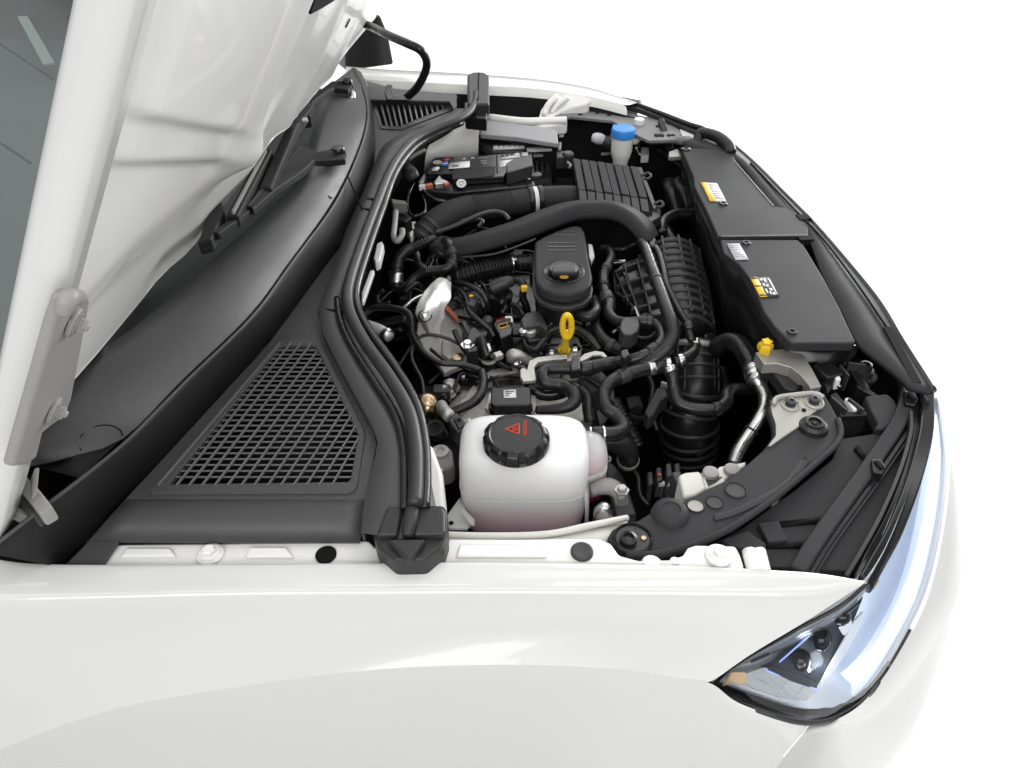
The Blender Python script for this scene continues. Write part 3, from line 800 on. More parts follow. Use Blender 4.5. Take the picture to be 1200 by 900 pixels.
for a_ in ((.02, .34, .02, .10), (.02, .34, .44, .50), (.02, .34, .90, .97)):
    quad_print('print_line', along(st, *a_, .0012), .0008, 'print_d', s3)
for a_ in ((.44, .56, .10, .2), (.62, .72, .08, .3), (.60, .70, .42, .52), (.46, .54, .35, .5), (.66, .8, .6, .72), (.44, .52, .62, .84), (.58, .66, .76, .9), (.88, .94, .1, .9), (.70, .84, .80, .92)):
    quad_print('print_mark', along(st, *a_, .0012), .0008, 'sticker', s3)
screw(zH(377, 580, .893), .008, cn)
screw(zG(432, 37, .893), .008, cn)

# outer strip above the grille
po = [(820, 160), (847, 163), (880, 188), (920, 228), (955, 264), (992, 307), (1030, 355), (1056, 399), (1080, 437), (1093, 458)]
pin = [(800, 166), (812, 172), (862, 186), (908, 243), (936, 258), (948, 277), (966, 325), (986, 362), (994, 380), (1006, 401), (1030, 421), (1050, 437), (1067, 453)]
zz = lambda t: .886
gt = loft('grille_top', [[W(x, y, .891) for x, y in pin], [W(*( (rowline([Vector((x, y, 0)) for x, y in pin], 20)[i] * .5 + rowline([Vector((x, y, 0)) for x, y in po], 20)[i] * .5)[:2]), .8915) for i in range(21)], [W(x - 1, y, .889) for x, y in po]], 'cover', car, 60, 0, .009)
tube('grille_edge', [(W(x, y, .885), .006) for x, y in [(745, 122), (775, 133), (806, 145), (826, 152)] + po], .006, 'gloss', gt, per=6, sides=10)
mesh('grille_groove', [], [], 'deep', gt) if False else None
for a_, b_ in (((1040, 383), (1075, 448)),):
    bar('groove', W(*a_, .8935), W(*b_, .892), .012, .003, 'deep', gt)
strip('groove', [W(880, 190, .893), W(925, 238, .894), (W(962, 276, .894)), W(1000, 325, .894), W(1040, 383, .8935)], .0032, .003, 'deep', gt)
box('slot', zH(645, 468, .8885), (.024, .02, .012), 'deep', gt, .2, .001)
box('slot', zH(652, 566, .8885), (.026, .018, .012), 'deep', gt, .1, .001)
# black skirt of the covers falling to the radiator, and the radiator itself
sk = [zH(x, y, .868) for x, y in ((70, 130), (130, 270), (150, 345), (245, 548), (270, 625), (345, 690), (400, 790), (460, 905))] + [W(908, 384, .868), W(927, 404, .868), W(1004, 404, .868)]
sk2 = [p + Vector((.03, 0, -.16)) for p in sk]
sk3 = [p + Vector((.04, 0, -.48)) for p in sk]
loft('cover_skirt', [sk, sk2, sk3], 'gloss', car, 40, 0, .003)
# bumper inner wall / front panel closing the bay below the grille
fp = [W(x - 6, y + 4, .86) for x, y in po] + [W(1085, 500, .83)]
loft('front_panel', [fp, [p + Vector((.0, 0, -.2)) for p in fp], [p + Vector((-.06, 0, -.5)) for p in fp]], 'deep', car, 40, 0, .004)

# ---- far lamp mount: slotted grey plates and rods
fm = plate('lamp_carrier', zB.l([(188, 290), (200, 280), (300, 276), (480, 266), (505, 276), (600, 300), (700, 318), (760, 345), (795, 385), (780, 412), (720, 415), (640, 418), (560, 380), (470, 325), (420, 320), (280, 305), (200, 308)], .872), .008, 'primer', car, .002)
fm.data.materials[0] = M['midgrey']
for x, y, r_ in ((215, 292, .008), (305, 284, .007), (320, 297, .006), (400, 290, .005), (455, 300, .006), (690, 352, .009), (690, 395, .012), (745, 395, .010)):
    lathe('slot', zB(x, y, .8725), [(r_, -.001), (r_, .0008), (0, .0008)], 'deep', fm, 14, (0, 0, 1), 0, lambda a, h: 1 if abs(math.cos(a)) > .6 else .5)
lathe('clip', zB(440, 276, .874), [(.009, 0), (.008, .005), (0, .006)], 'sticker', fm, 16)
lathe('clip', zB(595, 340, .872), [(.012, 0), (.012, .012), (0, .014)], 'white_pl', fm, 16)
strip('rim_rail', [zB(250, 255, .885), zB(420, 232, .886), zB(560, 252, .885), zB(700, 300, .882), zB(830, 355, .880), zB(940, 400, .88)], .022, .012, 'cover', fm)
strip('rim_rail', [zB(400, 205, .888), zB(520, 230, .888), zB(600, 245, .886)], .05, .01, 'plastic', fm)
bar('prop_strut', zB(698, 315, .895), zB(748, 460, .84), .016, .012, 'gloss', fm, .002)
plate('foot', zB.l([(735, 470), (775, 455), (795, 492), (735, 495)], .855), .01, 'zinc', fm, .002)
plate('panel', zB.l([(780, 350), (830, 345), (880, 380), (935, 400), (990, 430), (1020, 460), (960, 470), (900, 455), (850, 440), (800, 400)], .872), .01, 'apron', fm, .002)
tube('rod', [(zB(650, 420, .862), .008), (zB(760, 416, .865), .009), (zB(825, 425, .87), .013), (zB(845, 430, .87), .010)], .01, 'midgrey', fm, per=6)
tube('grab_loop', [(zB(870, 440, .88), .012), (zB(885, 385, .90), .012), (zB(960, 400, .905), .013), (zB(1010, 440, .90), .014), (zB(1025, 480, .89), .014)], .012, 'plastic', fm, per=8, flat=.8)
screw(zB(815, 460, .893), .011, fm)
# white far inner panel sweeping from the fender to the tower
ws_ = plate('wheel_house', zA.l([(690, 305, .868), (800, 320, .868), (890, 330, .868), (925, 305, .872), (935, 270, .885), (960, 235, .895), (1000, 205, .905), (1100, 212, .905), (1180, 222, .90), (1150, 245, .895), (1080, 260, .888), (1030, 280, .88), (1000, 300, .874), (1060, 318, .868), (1060, 335, .865), (950, 352, .862), (880, 345, .862), (690, 335, .862)]), .03, 'inner', car, .006)
tube('flute', [(zA(1010, 212, .905), .008), (zA(968, 255, .892), .008), (zA(950, 300, .875), .007)], .008, 'inner', ws_, per=6)
tube('flute', [(zA(1060, 218, .904), .007), (zA(1015, 252, .892), .007), (zA(985, 290, .876), .006)], .007, 'inner', ws_, per=6)
tube('edge_roll', [(zA(690, 312, .868), .01), (zA(850, 330, .868), .01), (zA(960, 328, .868), .01), (zA(1055, 325, .868), .01)], .01, 'inner', ws_, per=6)
loft('strut_tower', [[zA(410, 440, .86), zA(500, 388, .87), zA(590, 322, .88), zA(650, 312, .88)], [zA(395, 470, .85), zA(480, 440, .86), zA(580, 390, .868), zA(645, 370, .87)], [zA(388, 560, .81), zA(480, 530, .82), zA(580, 510, .825), zA(640, 500, .825)], [zA(385, 700, .60), zA(480, 660, .6), zA(580, 640, .6), zA(640, 620, .6)]], 'inner', car, 24, 1)
lathe('tower_stud', zA(432, 447, .815), [(.010, 0), (.010, .02), (.007, .022), (.007, .03), (0, .031)], 'inner', car, 16, (.5, 0, 1))

# ================================================================ curved bracket between fender and front panel
UP = [(711, 631), (717, 620), (730, 612.5), (748, 609), (762, 600), (772, 591), (790, 587), (801, 587), (825, 575), (850, 562), (873, 545), (895, 526), (906, 510), (905, 497), (900, 480), (902, 468), (912, 462), (932, 459), (955, 457.5), (967, 462), (975, 475), (984, 492), (987, 507), (980, 522), (960, 540), (925, 570), (900, 590), (862, 616), (825, 634), (790, 645), (760, 651), (748, 652.5), (733, 649), (719, 640)]
def brz(x): return .868 - .0 * x
bk = plate('lamp_support_bracket', [W(x, y, .868) for x, y in UP], .014, 'cover', None, .004)
tag(bk, 'curved black bracket with three round holes between fender and radiator cover', 'bracket')
# rolled outer rim of the bracket
rim = [(733, 649), (760, 650), (790, 644), (825, 633), (862, 615), (900, 589), (925, 569), (960, 539), (979, 521), (985, 507), (982, 492)]
tube('rolled_rim', [(W(x, y, .869), .0045) for x, y in rim], .0045, 'cover', bk, per=6, sides=10)
# bare metal end with its bolts
gm = plate('metal_end', [W(x, y, .8715) for x, y in ((903, 470), (913, 464.5), (932, 461.5), (954, 460), (964, 464), (966, 470), (958, 480), (948, 488), (936, 500), (918, 512), (904, 522), (900, 522), (909, 510), (909, 497), (904, 482))], .004, 'zinc', bk, .0012)
tube('rolled_lip', [(W(906, 474, .873), .004), (W(911, 466.5, .874), .004), (W(932, 463, .874), .004), (W(954, 461.5, .874), .004), (W(965, 466, .873), .004)], .004, 'zinc', gm, per=6, sides=8)
for x, y in ((426, 378), (536, 368)):
    c = zG(x, y, .872)
    lathe('cup', c, [(.0135, -.002), (.0135, .001), (.011, .0025), (.0095, .0005), (0, .0005)], 'zinc', gm, 28)
    lathe('bolt', c + Vector((0, .001, .001)), [(.0075, 0), (.0075, .006), (.005, .0075), (.003, .0075), (.003, .004), (0, .004)], 'plasticg', gm, 20)
lathe('hole', zG(488, 402, .8722), [(.0032, -.001), (.0032, .0006), (0, .0006)], 'deep', gm, 12)
# rubber boss, blank boss, end pad, holes, groove
c = zG(530, 487, .868)
lathe('boss', c, [(.021, -.002), (.018, .006), (.013, .009), (.012, .012), (.0085, .0125), (.008, .009), (.004, .009), (.003, .011), (0, .011)], 'plastic', bk, 36)
c = zF(742, 652, .868)
lathe('boss', c, [(.023, -.002), (.021, .006), (.017, .010), (.011, .011), (.0105, .0095), (0, .0095)], 'cover', bk, 40)
c = zF(565, 772, .868)
lathe('end_pad', c, [(.0235, -.002), (.0225, .004), (.020, .006), (.019, .003), (0, .003)], 'plastic', bk, 40)
lathe('end_grommet', zF(545, 775, .871), [(.010, 0), (.010, .006), (.006, .008), (.005, .004), (0, .004)], 'plastic', bk, 24)
lathe('rivet', zF(617, 765, .871), [(.0035, 0), (.003, .002), (0, .0022)], 'bronze', bk, 12)
for x, y, r_ in ((860, 612, .0098), (950, 595, .0098), (1048, 538, .0122)):
    c = zF(x, y, .8685)
    lathe('hole_rim', c, [(r_ * 1.12, -.001), (r_ * 1.1, .0015), (r_, .0018), (r_ * .97, -.0005), (0, -.0005)], 'cover', bk, 28)
    lathe('hole', c, [(r_ * .95, -.001), (r_ * .95, .0003), (0, .0003)], 'zinc' if x < 900 else 'plasticg', bk, 28)
strip('pressed_groove', [zF(950, 660, .8692), zF(1050, 628, .8692), zF(1150, 580, .8692), zG(400, 745, .8692), zG(490, 630, .8692)], .006, .002, 'gloss', bk)
strip('pressed_ridge', [zF(950, 672, .8705), zF(1055, 640, .8705), zF(1160, 590, .8705), zG(410, 755, .8705), zG(500, 640, .8705), zG(495, 622, .8705)], .005, .004, 'cover', bk)

# ================================================================ silver rail end under the cover
mb = plate('crossmember_end', zG.l([(262, 128), (340, 118), (420, 112), (470, 122), (492, 150), (530, 210), (572, 290), (520, 302), (508, 280), (470, 235), (425, 200), (360, 182), (300, 186)], .855), .02, 'zinc', None, .002)
tag(mb, 'bare silver metal rail end with a yellow clip near the radiator cover', 'bracket')
cl = lathe('yellow_clip', zG(303, 122, .858), [(.010, -.002), (.011, .004), (.0095, .012), (.007, .014), (.0075, .019), (.004, .021), (0, .021)], 'yellow', mb, 10, (0, -.1, 1), 0, lambda a, h: 1 + .18 * math.cos(5 * a))
plate('recess', zG.l([(300, 192), (360, 186), (425, 205), (470, 242), (505, 285), (500, 305), (430, 310), (400, 300), (330, 210)], .835), .02, 'plasticg', mb, .002)
screw(zG(470, 297, .84), .004, mb)

# ================================================================ connector tray behind the headlight
ctr = thing('connector_tray', 'black tray of plugs and white clips beside the headlight', 'connector', zG(700, 330, .78))
plate('tray', zG.l([(545, 190), (620, 150), (860, 170), (900, 250), (920, 330), (820, 500), (670, 510), (650, 440), (600, 330)], .80), .02, 'deep', ctr, .002)
plate('ledge', zG.l([(775, 335), (880, 325), (915, 355), (935, 400), (905, 460), (860, 495), (820, 490), (835, 460), (800, 400)], .852), .02, 'cover', ctr, .003)
plate('front_wall', zG.l([(655, 412), (780, 405), (790, 425), (665, 432)], .85), .06, 'gloss', ctr, .002)
lathe('plug_cap', zG(632, 160, .825), [(.016, -.02), (.0165, .012), (.015, .014), (.015, .036), (.0125, .040), (.004, .040), (.004, .037), (0, .037)], 'plastic', ctr, 24, (.25, .15, 1), 0, lambda a, h: 1 + .03 * math.cos(8 * a))
c = zG(764, 236, .835)
lathe('ball_mount', c, [(.021, -.004), (.021, .001), (.016, .003), (.014, .003), (.014, .010), (.010, .011), (.009, .020), (.006, .021), (.006, .016), (0, .016)], 'plasticg', ctr, 32)
for q in ([(610, 330), (640, 315), (700, 390), (680, 408)], [(560, 210), (585, 200), (620, 300), (600, 325)], [(700, 210), (730, 200), (800, 300), (770, 320)], [(735, 290), (755, 280), (835, 330), (820, 345)]):
    plate('divider', zG.l(q, .845), .04, 'plastic', ctr, .0015)
for q in ([(582, 215), (600, 210), (610, 240), (592, 252)], [(628, 228), (650, 222), (665, 258), (640, 262)], [(680, 345), (700, 340), (742, 400), (722, 400)]):
    plate('white_clip', zG.l(q, .853), .02, 'white_pl', ctr, .002)
lathe('stud', zG(652, 292, .84), [(.004, 0), (.004, .003), (0, .004)], 'steel', ctr, 12)
for q in ([(620, 340), (690, 400)], [(700, 345), (770, 400)], [(660, 190), (700, 240)], [(780, 190), (700, 178)]):
    bar('fin', zG(*q[0], .858), zG(*q[1], .858), .003, .03, 'plasticg', ctr)
box('relay', zG(585, 270, .83), (.03, .035, .05), 'plastic', ctr, .3, .003)

# ================================================================ headlight of the near corner with its upper carrier
hl = lathe('headlight', W(1000, 720, .60), [(.03, -.01), (.03, .02), (0, .02)], 'lampdark', car, 12)
def HLz(x, y):
    """height of the lens skin: it continues the fender top, the fender side and the bumper"""
    for (a, b) in ((0, 0),): pass
    return 0
# lens skin by rows: inner edge to outer edge
li = [(836, 800, .737), (870, 772, .775), (935, 735, .828), (985, 708, .858), (1014, 683, .872), (1040, 640, .874), (1066, 575, .875), (1084, 515, .874), (1095, 466, .868)]
lo = [(842, 806, .728), (885, 826, .712), (940, 844, .706), (980, 838, .711), (1018, 812, .722), (1054, 758, .744), (1084, 696, .768), (1102, 620, .797), (1109.5, 550, .822), (1106, 505, .838), (1097, 466, .856)]
A_ = rowline([W(*p) for p in li], 40)
B_ = rowline([W(*p) for p in lo], 40)
out_n = []
rows = []
for k in range(9):
    t = k / 8
    row = []
    for i in range(41):
        p = A_[i].lerp(B_[i], t)
        wd = (A_[i] - B_[i]).length
        bulge = math.sin(math.pi * t) * min(.022, wd * .14)
        p = p + Vector((.75, -.55, .55)).normalized() * bulge
        row.append(p)
    rows.append(row)
loft('lens', rows, 'lens', hl, 40, 0, 0)
# housing bowl behind the lens
rows2 = []
inn_ = Vector((-.70, .50, -.60)).normalized()
for k in range(9):
    t = k / 8
    row = []
    for i in range(41):
        p = A_[i].lerp(B_[i], t)
        wd = (A_[i] - B_[i]).length
        dep = math.sin(math.pi * t) ** .6 * min(.05, wd * .42) + .001
        row.append(p + inn_ * dep)
    rows2.append(row)
loft('housing', rows2, 'lampsatin', hl, 40, 0, 0)
def LP(i, t, d):
    """point inside the lamp: i along (0..40), t across, d depth behind the skin"""
    k = min(39, int(i)); f_ = i - k
    a = A_[k].lerp(A_[k + 1], f_); b = B_[k].lerp(B_[k + 1], f_)
    return a.lerp(b, t) + inn_ * d
# dark bezel band along the inner edge
loft('upper_bezel', [[LP(i, .02, .002) for i in range(1, 39)], [LP(i, .12 if i < 28 else .12, .004) for i in range(1, 39)], [LP(i, .2, .012) for i in range(1, 39)]], 'lampgrey', hl, 40, 0, .002)
for i in (4, 12):
    bar('bezel_mark', LP(i, .12, .001), LP(i + 1.6, .12, .001), .0025, .003, 'lampdark', hl)
bar('bezel_mark', LP(15.2, .14, .001), LP(16.2, .14, .001), .0025, .003, 'stick_y', hl)
# black frame round the rear tip
tip = [LP(8, -.0, .0), LP(5, -.0, .0), LP(2, 0, .0), W(835, 801, .735), W(845, 810, .725), W(885, 828, .709), W(940, 846, .702), W(980, 840, .706), W(1019, 814, .717), W(1056, 759, .738)]
strip('rear_frame', [W(834, 799, .735), W(846, 807, .726), W(884, 821, .714), W(938, 837, .708), W(978, 832, .712), W(1012, 808, .722), W(1040, 772, .737)], .016, .012, 'gloss', hl)
tube('seal_edge', [(W(*p), .0022) for p in [(1016, 684, .872), (985, 710, .858), (935, 737, .828), (870, 774, .775), (838, 801, .737), (846, 811, .724), (886, 829, .709), (940, 847, .704), (982, 840, .709), (1019, 814, .720), (1040, 782, .733)]], .0022, 'gloss', hl, per=6, sides=8)
tube('outer_edge', [(B_[i] + Vector((.001, -.001, -.001)), .0034) for i in range(18, 41, 2)], .0034, 'lampsatin', hl, per=3, sides=8)
bl = bpy.data.lights.new('lamp_bulb', 'POINT')
bl.energy = .05; bl.shadow_soft_size = .012; bl.color = (.9, .94, 1.0)
blo = bpy.data.objects.new('lamp_bulb', bl); COL.objects.link(blo)
blo.location = LP(9.5, .52, .008); blo.parent = hl
# projector bay, lit guide and reflectors
def proj(p):
    q = p - Vector((0, 0, CAM_Z))
    u_ = q.y * _s + q.z * _c; f_ = q.y * _c - q.z * _s
    return 600 + FPX * q.x / f_, 450 - FPX * u_ / f_
def LQ(px, py, d):
    best = None
    ci, ct, wi, wt = 20., .5, 20., .5
    for _ in range(5):
        for a_ in range(-6, 7):
            for b_ in range(-6, 7):
                i = min(40, max(0, ci + wi * a_ / 6)); t = min(1, max(0, ct + wt * b_ / 6))
                x, y = proj(LP(i, t, d)); e = (x - px) ** 2 + (y - py) ** 2
                if best is None or e < best[0]: best = (e, i, t)
        ci, ct = best[1], best[2]; wi *= .4; wt *= .4
    return LP(ci, ct, d)
def lamp_plate(name, pts, d, th, m, bev=.001):
    P_ = [LQ(x, y, d) for x, y in pts]
    n = len(P_)
    V = P_ + [p + inn_ * th for p in P_]
    return mesh(name, V, [tuple(range(n)), tuple(range(2 * n - 1, n - 1, -1))] + [(i, i + n, (i + 1) % n + n, (i + 1) % n) for i in range(n)], m, hl, True, bev)
lamp_plate('facet_tray', [(862, 795), (880, 788), (898, 782), (930, 795), (962, 807), (945, 822), (915, 818), (885, 808)], .008, .004, 'lampfacet')
for a_, b_ in (((893, 788), (925, 818)), ((905, 789), (938, 820)), ((885, 795), (902, 803)), ((925, 797), (912, 815)), ((944, 804), (930, 820))):
    bar('facet_line', LQ(*a_, .006), LQ(*b_, .006), .0009, .0015, 'sheenwhite', hl)
lamp_plate('amber_reflector', [(849, 795), (860, 788), (874, 788), (876, 797), (872, 803), (858, 800)], .006, .004, 'amber')
lamp_plate('projector_block', [(899, 783), (914, 776), (930, 760), (947, 746), (970, 728), (990, 710), (1006, 694), (1012, 700), (1004, 722), (990, 750), (972, 782), (958, 805), (930, 796)], .012, .012, 'lampdark', .002)
for x, y, r_ in ((938, 772, .012), (962, 748, .012), (985, 722, .009)):
    lathe('projector', LQ(x, y, .012), [(r_ * 1.15, -.002), (r_ * 1.15, .003), (r_, .004), (r_ * .85, .007), (r_ * .5, .010), (0, .011)], 'gloss', hl, 28, -inn_)
lamp_plate('shroud_face', [(900, 785), (908, 780), (960, 801), (957, 808), (930, 799)], .007, .004, 'lampdark', .001)
lamp_plate('chrome_blade', [(1003, 727), (1013, 716), (1010, 732), (994, 762), (972, 797), (962, 806), (964, 797), (980, 768)], .008, .003, 'sheenwhite')
lamp_plate('chrome_blade', [(985, 735), (998, 724), (1000, 734), (990, 745)], .009, .003, 'sheenwhite')
bar('blue_guide', LQ(914, 775, .007), LQ(948, 745, .007), .0014, .002, 'ledblue', hl)
bar('blue_guide', LQ(898, 785, .006), LQ(960, 808, .006), .0009, .002, 'ledblue', hl)
lathe('emblem', LQ(947, 784, .009), [(.0038, 0), (.0038, .001), (.0025, .001), (.0025, .0002), (0, .0002)], 'sticker', hl, 20, -inn_)
for k in range(3):
    bar('emblem_stroke', LQ(951 + 2.2 * k, 786 - k, .009), LQ(954 + 2.2 * k, 777 - k, .009), .0008, .001, 'sticker', hl)
loft('light_guide', [[LP(i, .70 - max(0, i - 18) * .016, .012) for i in range(11, 40)], [LP(i, .82 - max(0, i - 18) * .008, .003) for i in range(11, 40)], [LP(i, .95, .006) for i in range(11, 40)]], 'led', hl, 40, 0, .002)
loft('light_core', [[LP(i, .74 - max(0, i - 16) * .009, .006) for i in range(13, 39)], [LP(i, .79 - max(0, i - 16) * .007, .002) for i in range(13, 39)], [LP(i, .86 - max(0, i - 16) * .004, .003) for i in range(13, 39)]], 'ledwhite', hl, 40, 0, .001)

# upper carrier plates between bracket and lamp
lc = plate('lamp_carrier', [W(x, y, .842) for x, y in ((985, 514), (1036, 506), (1046, 500), (1063, 465), (1088, 462), (1092, 500), (1076, 565), (1050, 630), (1022, 672), (985, 669), (900, 664), (860, 655), (830, 640), (870, 618), (930, 575), (975, 538))], .03, 'cover', car, .002)
rail_ = [(1062, 432), (1066, 448), (1063, 470), (1052, 496), (1036, 520), (1012, 555), (985, 592), (955, 635), (935, 668)]
strip('diagonal_rail', [W(x, y, .862) for x, y in rail_], .020, .02, 'cover', lc)
strip('rail_step', [W(x + 14, y + 6, .854) for x, y in rail_[1:]], .006, .016, 'plastic', lc)
strip('rail_step', [W(x + 19, y + 8, .852) for x, y in rail_[1:]], .003, .012, 'cover', lc)
strip('gloss_flank', [W(1076, 470, .862), W(1078, 500, .862), W(1068, 545, .862), W(1048, 600, .86), (W(1022, 650, .856)), W(1008, 678, .85)], .018, .018, 'gloss', lc)
strip('gloss_ridge', [W(1068, 480, .866), W(1068, 505, .866), W(1056, 548, .866), W(1034, 600, .864), W(1008, 648, .86), W(992, 674, .854)], .005, .012, 'plasticg', lc)
strip('lamp_brow', [W(1087, 452, .872), W(1088, 464, .872), W(1086, 505, .874), W(1072, 560, .875), W(1050, 618, .873), W(1030, 655, .871), W(1016, 680, .868)], .018, .02, 'gloss', lc)
for x, y in ((1068, 466), (1030, 546)):
    cb = plate('clip_block', [W(x - 9, y - 8, .868), W(x + 3, y - 9, .868), W(x + 9, y + 2, .868), W(x + 5, y + 9, .868), W(x - 7, y + 7, .868)], .02, 'plastic', lc, .002)
    box('clip_gap', W(x, y - 1, .8685), (.006, .014, .004), 'deep', lc, .3, .0005)
plate('wedge', zI.l([(150, 105), (255, 65), (275, 85), (330, 125), (310, 170), (230, 140), (180, 130)], .858), .02, 'cover', lc, .003)
plate('pocket', zI.l([(375, 38), (548, 18), (540, 38), (385, 54)], .8455), .004, 'deep', lc, 0)
plate('pocket', zI.l([(325, 122), (480, 112), (470, 136), (330, 138)], .8455), .004, 'deep', lc, 0)
plate('web', zI.l([(295, 40), (375, 30), (410, 110), (335, 118)], .852), .01, 'cover', lc, .002)
plate('web', zG.l([(725, 580), (745, 565), (785, 625), (775, 640)], .8465), .004, 'deep', lc, 0)
# ================================================================ engine
eng = thing('engine', 'black and silver engine with ribbed intake manifold filling the middle of the bay', 'engine', (.02, 1.12, .40))
# block and dark ancillaries deep in the bay, every one a lump with its own outline
box('engine_block', (-.02, 1.10, .535), (.34, .52, .26), 'deep', eng, .05, .02)
box('gearbox', (-.05, 1.52, .52), (.34, .30, .22), 'deep', eng, -.1, .03)
box('valve_cover', (-.03, 1.19, .68), (.22, .38, .06), 'plastic', eng, .06, .012)
for i in range(5):
    bar('cover_rib', Vector((-.12 + .04 * i, 1.02, .715)), Vector((-.14 + .04 * i, 1.36, .715)), .006, .01, 'plastic', eng, .001)
rnd = random.Random(3)
for i in range(46):
    x, y_ = rnd.uniform(-.24, .16), rnd.uniform(1.0, 1.5)
    s_ = rnd.uniform(.018, .05)
    box('casting_lug', (x, y_, .66 + rnd.uniform(-.05, .035)), (s_, s_ * rnd.uniform(.6, 1.6), rnd.uniform(.03, .07)), rnd.choice(['plastic', 'plastic', 'deep', 'plasticg']), eng, rnd.uniform(0, 3), .003)
for i in range(44):
    # loom wires and small fixings threaded through the middle of the engine
    x, y_ = rnd.uniform(-.20, .10), rnd.uniform(.98, 1.42)
    L_ = rnd.uniform(.06, .16); a_ = rnd.uniform(0, 6.28); z_ = rnd.uniform(.70, .755)
    pts = [(Vector((x + L_ * t * math.cos(a_ + t), y_ + L_ * t * math.sin(a_ + t), z_ + .025 * math.sin(3.1 * t) + rnd.uniform(-.008, .008))), .0032) for t in (0, .3, .6, 1.0)]
    tube('wire', pts, rnd.choice([.0022, .003, .0042]), rnd.choice(['rubber', 'plastic', 'rubber', 'plasticg']), eng, per=5, sides=7)
for i in range(36):
    x, y_ = rnd.uniform(-.15, .12), rnd.uniform(.96, 1.42)
    c_ = (x, y_, rnd.uniform(.70, .735))
    if i % 3 == 0:
        bolt(c_, rnd.uniform(.004, .0065), .01, rnd.choice(['steel', 'alu', 'zinc']), eng)
    elif i % 3 == 1:
        box('bracket', c_, (rnd.uniform(.008, .02), rnd.uniform(.02, .035), .006), rnd.choice(['zinc', 'alu', 'plasticg']), eng, rnd.uniform(0, 3), .0015)
    else:
        box('plug', c_, (rnd.uniform(.014, .022), rnd.uniform(.018, .03), .022), rnd.choice(['plastic', 'plasticg']), eng, rnd.uniform(0, 3), .003)
# aluminium head and timing end
hd = plate('cylinder_head', [zC(x, y, .705) for x, y in ((500, 850), (560, 790), (640, 720), (780, 680), (850, 670), (990, 640), (1080, 620), (1150, 640), (1220, 700))] + [zD(x, y, .70) for x, y in ((330, 700), (370, 790), (385, 880), (330, 930))] + [zE(760, 240, .70), zE(560, 250, .70), zE(500, 180, .70)], .14, 'alu', eng, .006)
plate('head_flange', zC.l([(640, 735), (700, 690), (860, 665), (880, 690), (740, 720), (680, 745), (560, 880), (530, 870)], .722), .02, 'alu', hd, .003)
plate('dipstick_pad', zC.l([(960, 600), (985, 535), (1040, 520), (1110, 535), (1130, 580), (1125, 640), (1060, 650), (960, 635)], .755), .05, 'alu', hd, .004)
for x, y, z_ in ((1095, 595, .757), (985, 610, .757), (820, 660, .735), (575, 720, .71), (700, 872, .715)):
    bolt(zC(x, y, z_), .0065, .008, 'steel', hd)
tube('lifting_eye', [(zC(800, 640, .74), .011), (zC(805, 625, .755), .012), (zC(835, 625, .757), .009), (zC(890, 655, .74), .008), (zC(960, 660, .725), .008)], .01, 'alu', hd, per=6)
lathe('timing_round', zD(300, 800, .66), [(.075, -.05), (.075, .0), (.068, .008), (.05, .012), (.045, .006), (0, .006)], 'alu', hd, 40, (.25, -.35, 1))
# lower left castings
plate('side_casting', zC.l([(520, 850), (540, 800), (600, 750), (640, 700), (655, 760), (600, 870), (540, 880)], .70), .05, 'alu', hd, .006)
lathe('ball_stud', zC(490, 812, .72), [(.006, -.02), (.006, 0), (.0115, .006), (.0125, .012), (.0095, .020), (0, .0235)], 'steel', hd, 20, (-.2, -.4, 1))
tube('stud_arm', [(zC(545, 790, .715), .008), (zC(515, 765, .725), .012), (zC(490, 775, .725), .011)], .01, 'alu', hd, per=6)
lathe('pulley', zC(400, 855, .755), [(.019, -.04), (.020, -.012), (.0205, .0), (.0185, .007), (.013, .012), (.006, .0145), (0, .015)], 'bronze', eng, 32, (.15, -.3, 1))

# ---- breather housing with slots and filler cap
bt = zD.l([(106, 92), (150, 66), (215, 38), (285, 14), (325, 18), (342, 45), (350, 90), (360, 165), (378, 255), (372, 290), (335, 322), (270, 338), (200, 334), (140, 312), (112, 280), (104, 230)], .858)
br = plate('breather_cover', bt, .022, 'cover', eng, .006)
def off(pts, k, z):
    c = sum(pts, Vector()) / len(pts)
    return [Vector((c.x + (p.x - c.x) * k, c.y + (p.y - c.y) * k, z)) for p in pts]
plate('flange', off(bt, 1.05, .834), .010, 'plasticg', br, .003)
plate('body', off(bt, 1.0, .826), .10, 'plastic', br, .004, taper=.86)
for k, (x0, x1, y) in enumerate(((250, 292, 46), (192, 296, 62), (168, 298, 98), (166, 300, 115), (168, 302, 132))):
    bar('slot', zD(x0, y, .8588), zD(x1, y - (0 if k else 2), .8588), .0028, .002, 'plastic', br)
c = zD(243, 236, .858)
lathe('cap_recess', c, [(.037, -.004), (.037, .0012), (.034, .0022), (.031, .0005), (0, .0005)], 'plastic', br, 44)
cap = lathe('filler_cap', c + Vector((0, 0, .0005)), [(.027, 0), (.0275, .005), (.026, .008), (.022, .009), (0, .009)], 'rubber', eng, 44)
plate('grip', zD.l([(185, 222), (192, 208), (300, 208), (306, 222), (300, 234), (190, 234)], .876), .010, 'plasticg', cap, .003)
oc = zD(244, 259, .868)
lathe('oil_symbol', oc, [(.0075, 0), (.0075, .0006), (.0058, .0006), (.0058, 0)], 'print_o', cap, 24, (0, 0, 1), 0, lambda a, h: 1.0 - .3 * abs(math.sin(a)))
bar('oil_symbol', oc + Vector((-.004, 0, .0008)), oc + Vector((.004, 0, .0008)), .0022, .0008, 'print_o', cap)
tube('breather_outlet', [(zD(275, 385, .80), .010), (zD(290, 415, .805), .010), (zD(325, 440, .81), .010), (zD(372, 440, .812), .010), (zD(393, 410, .81), .010), (zD(385, 365, .80), .010)], .010, 'rubber', eng, per=8)
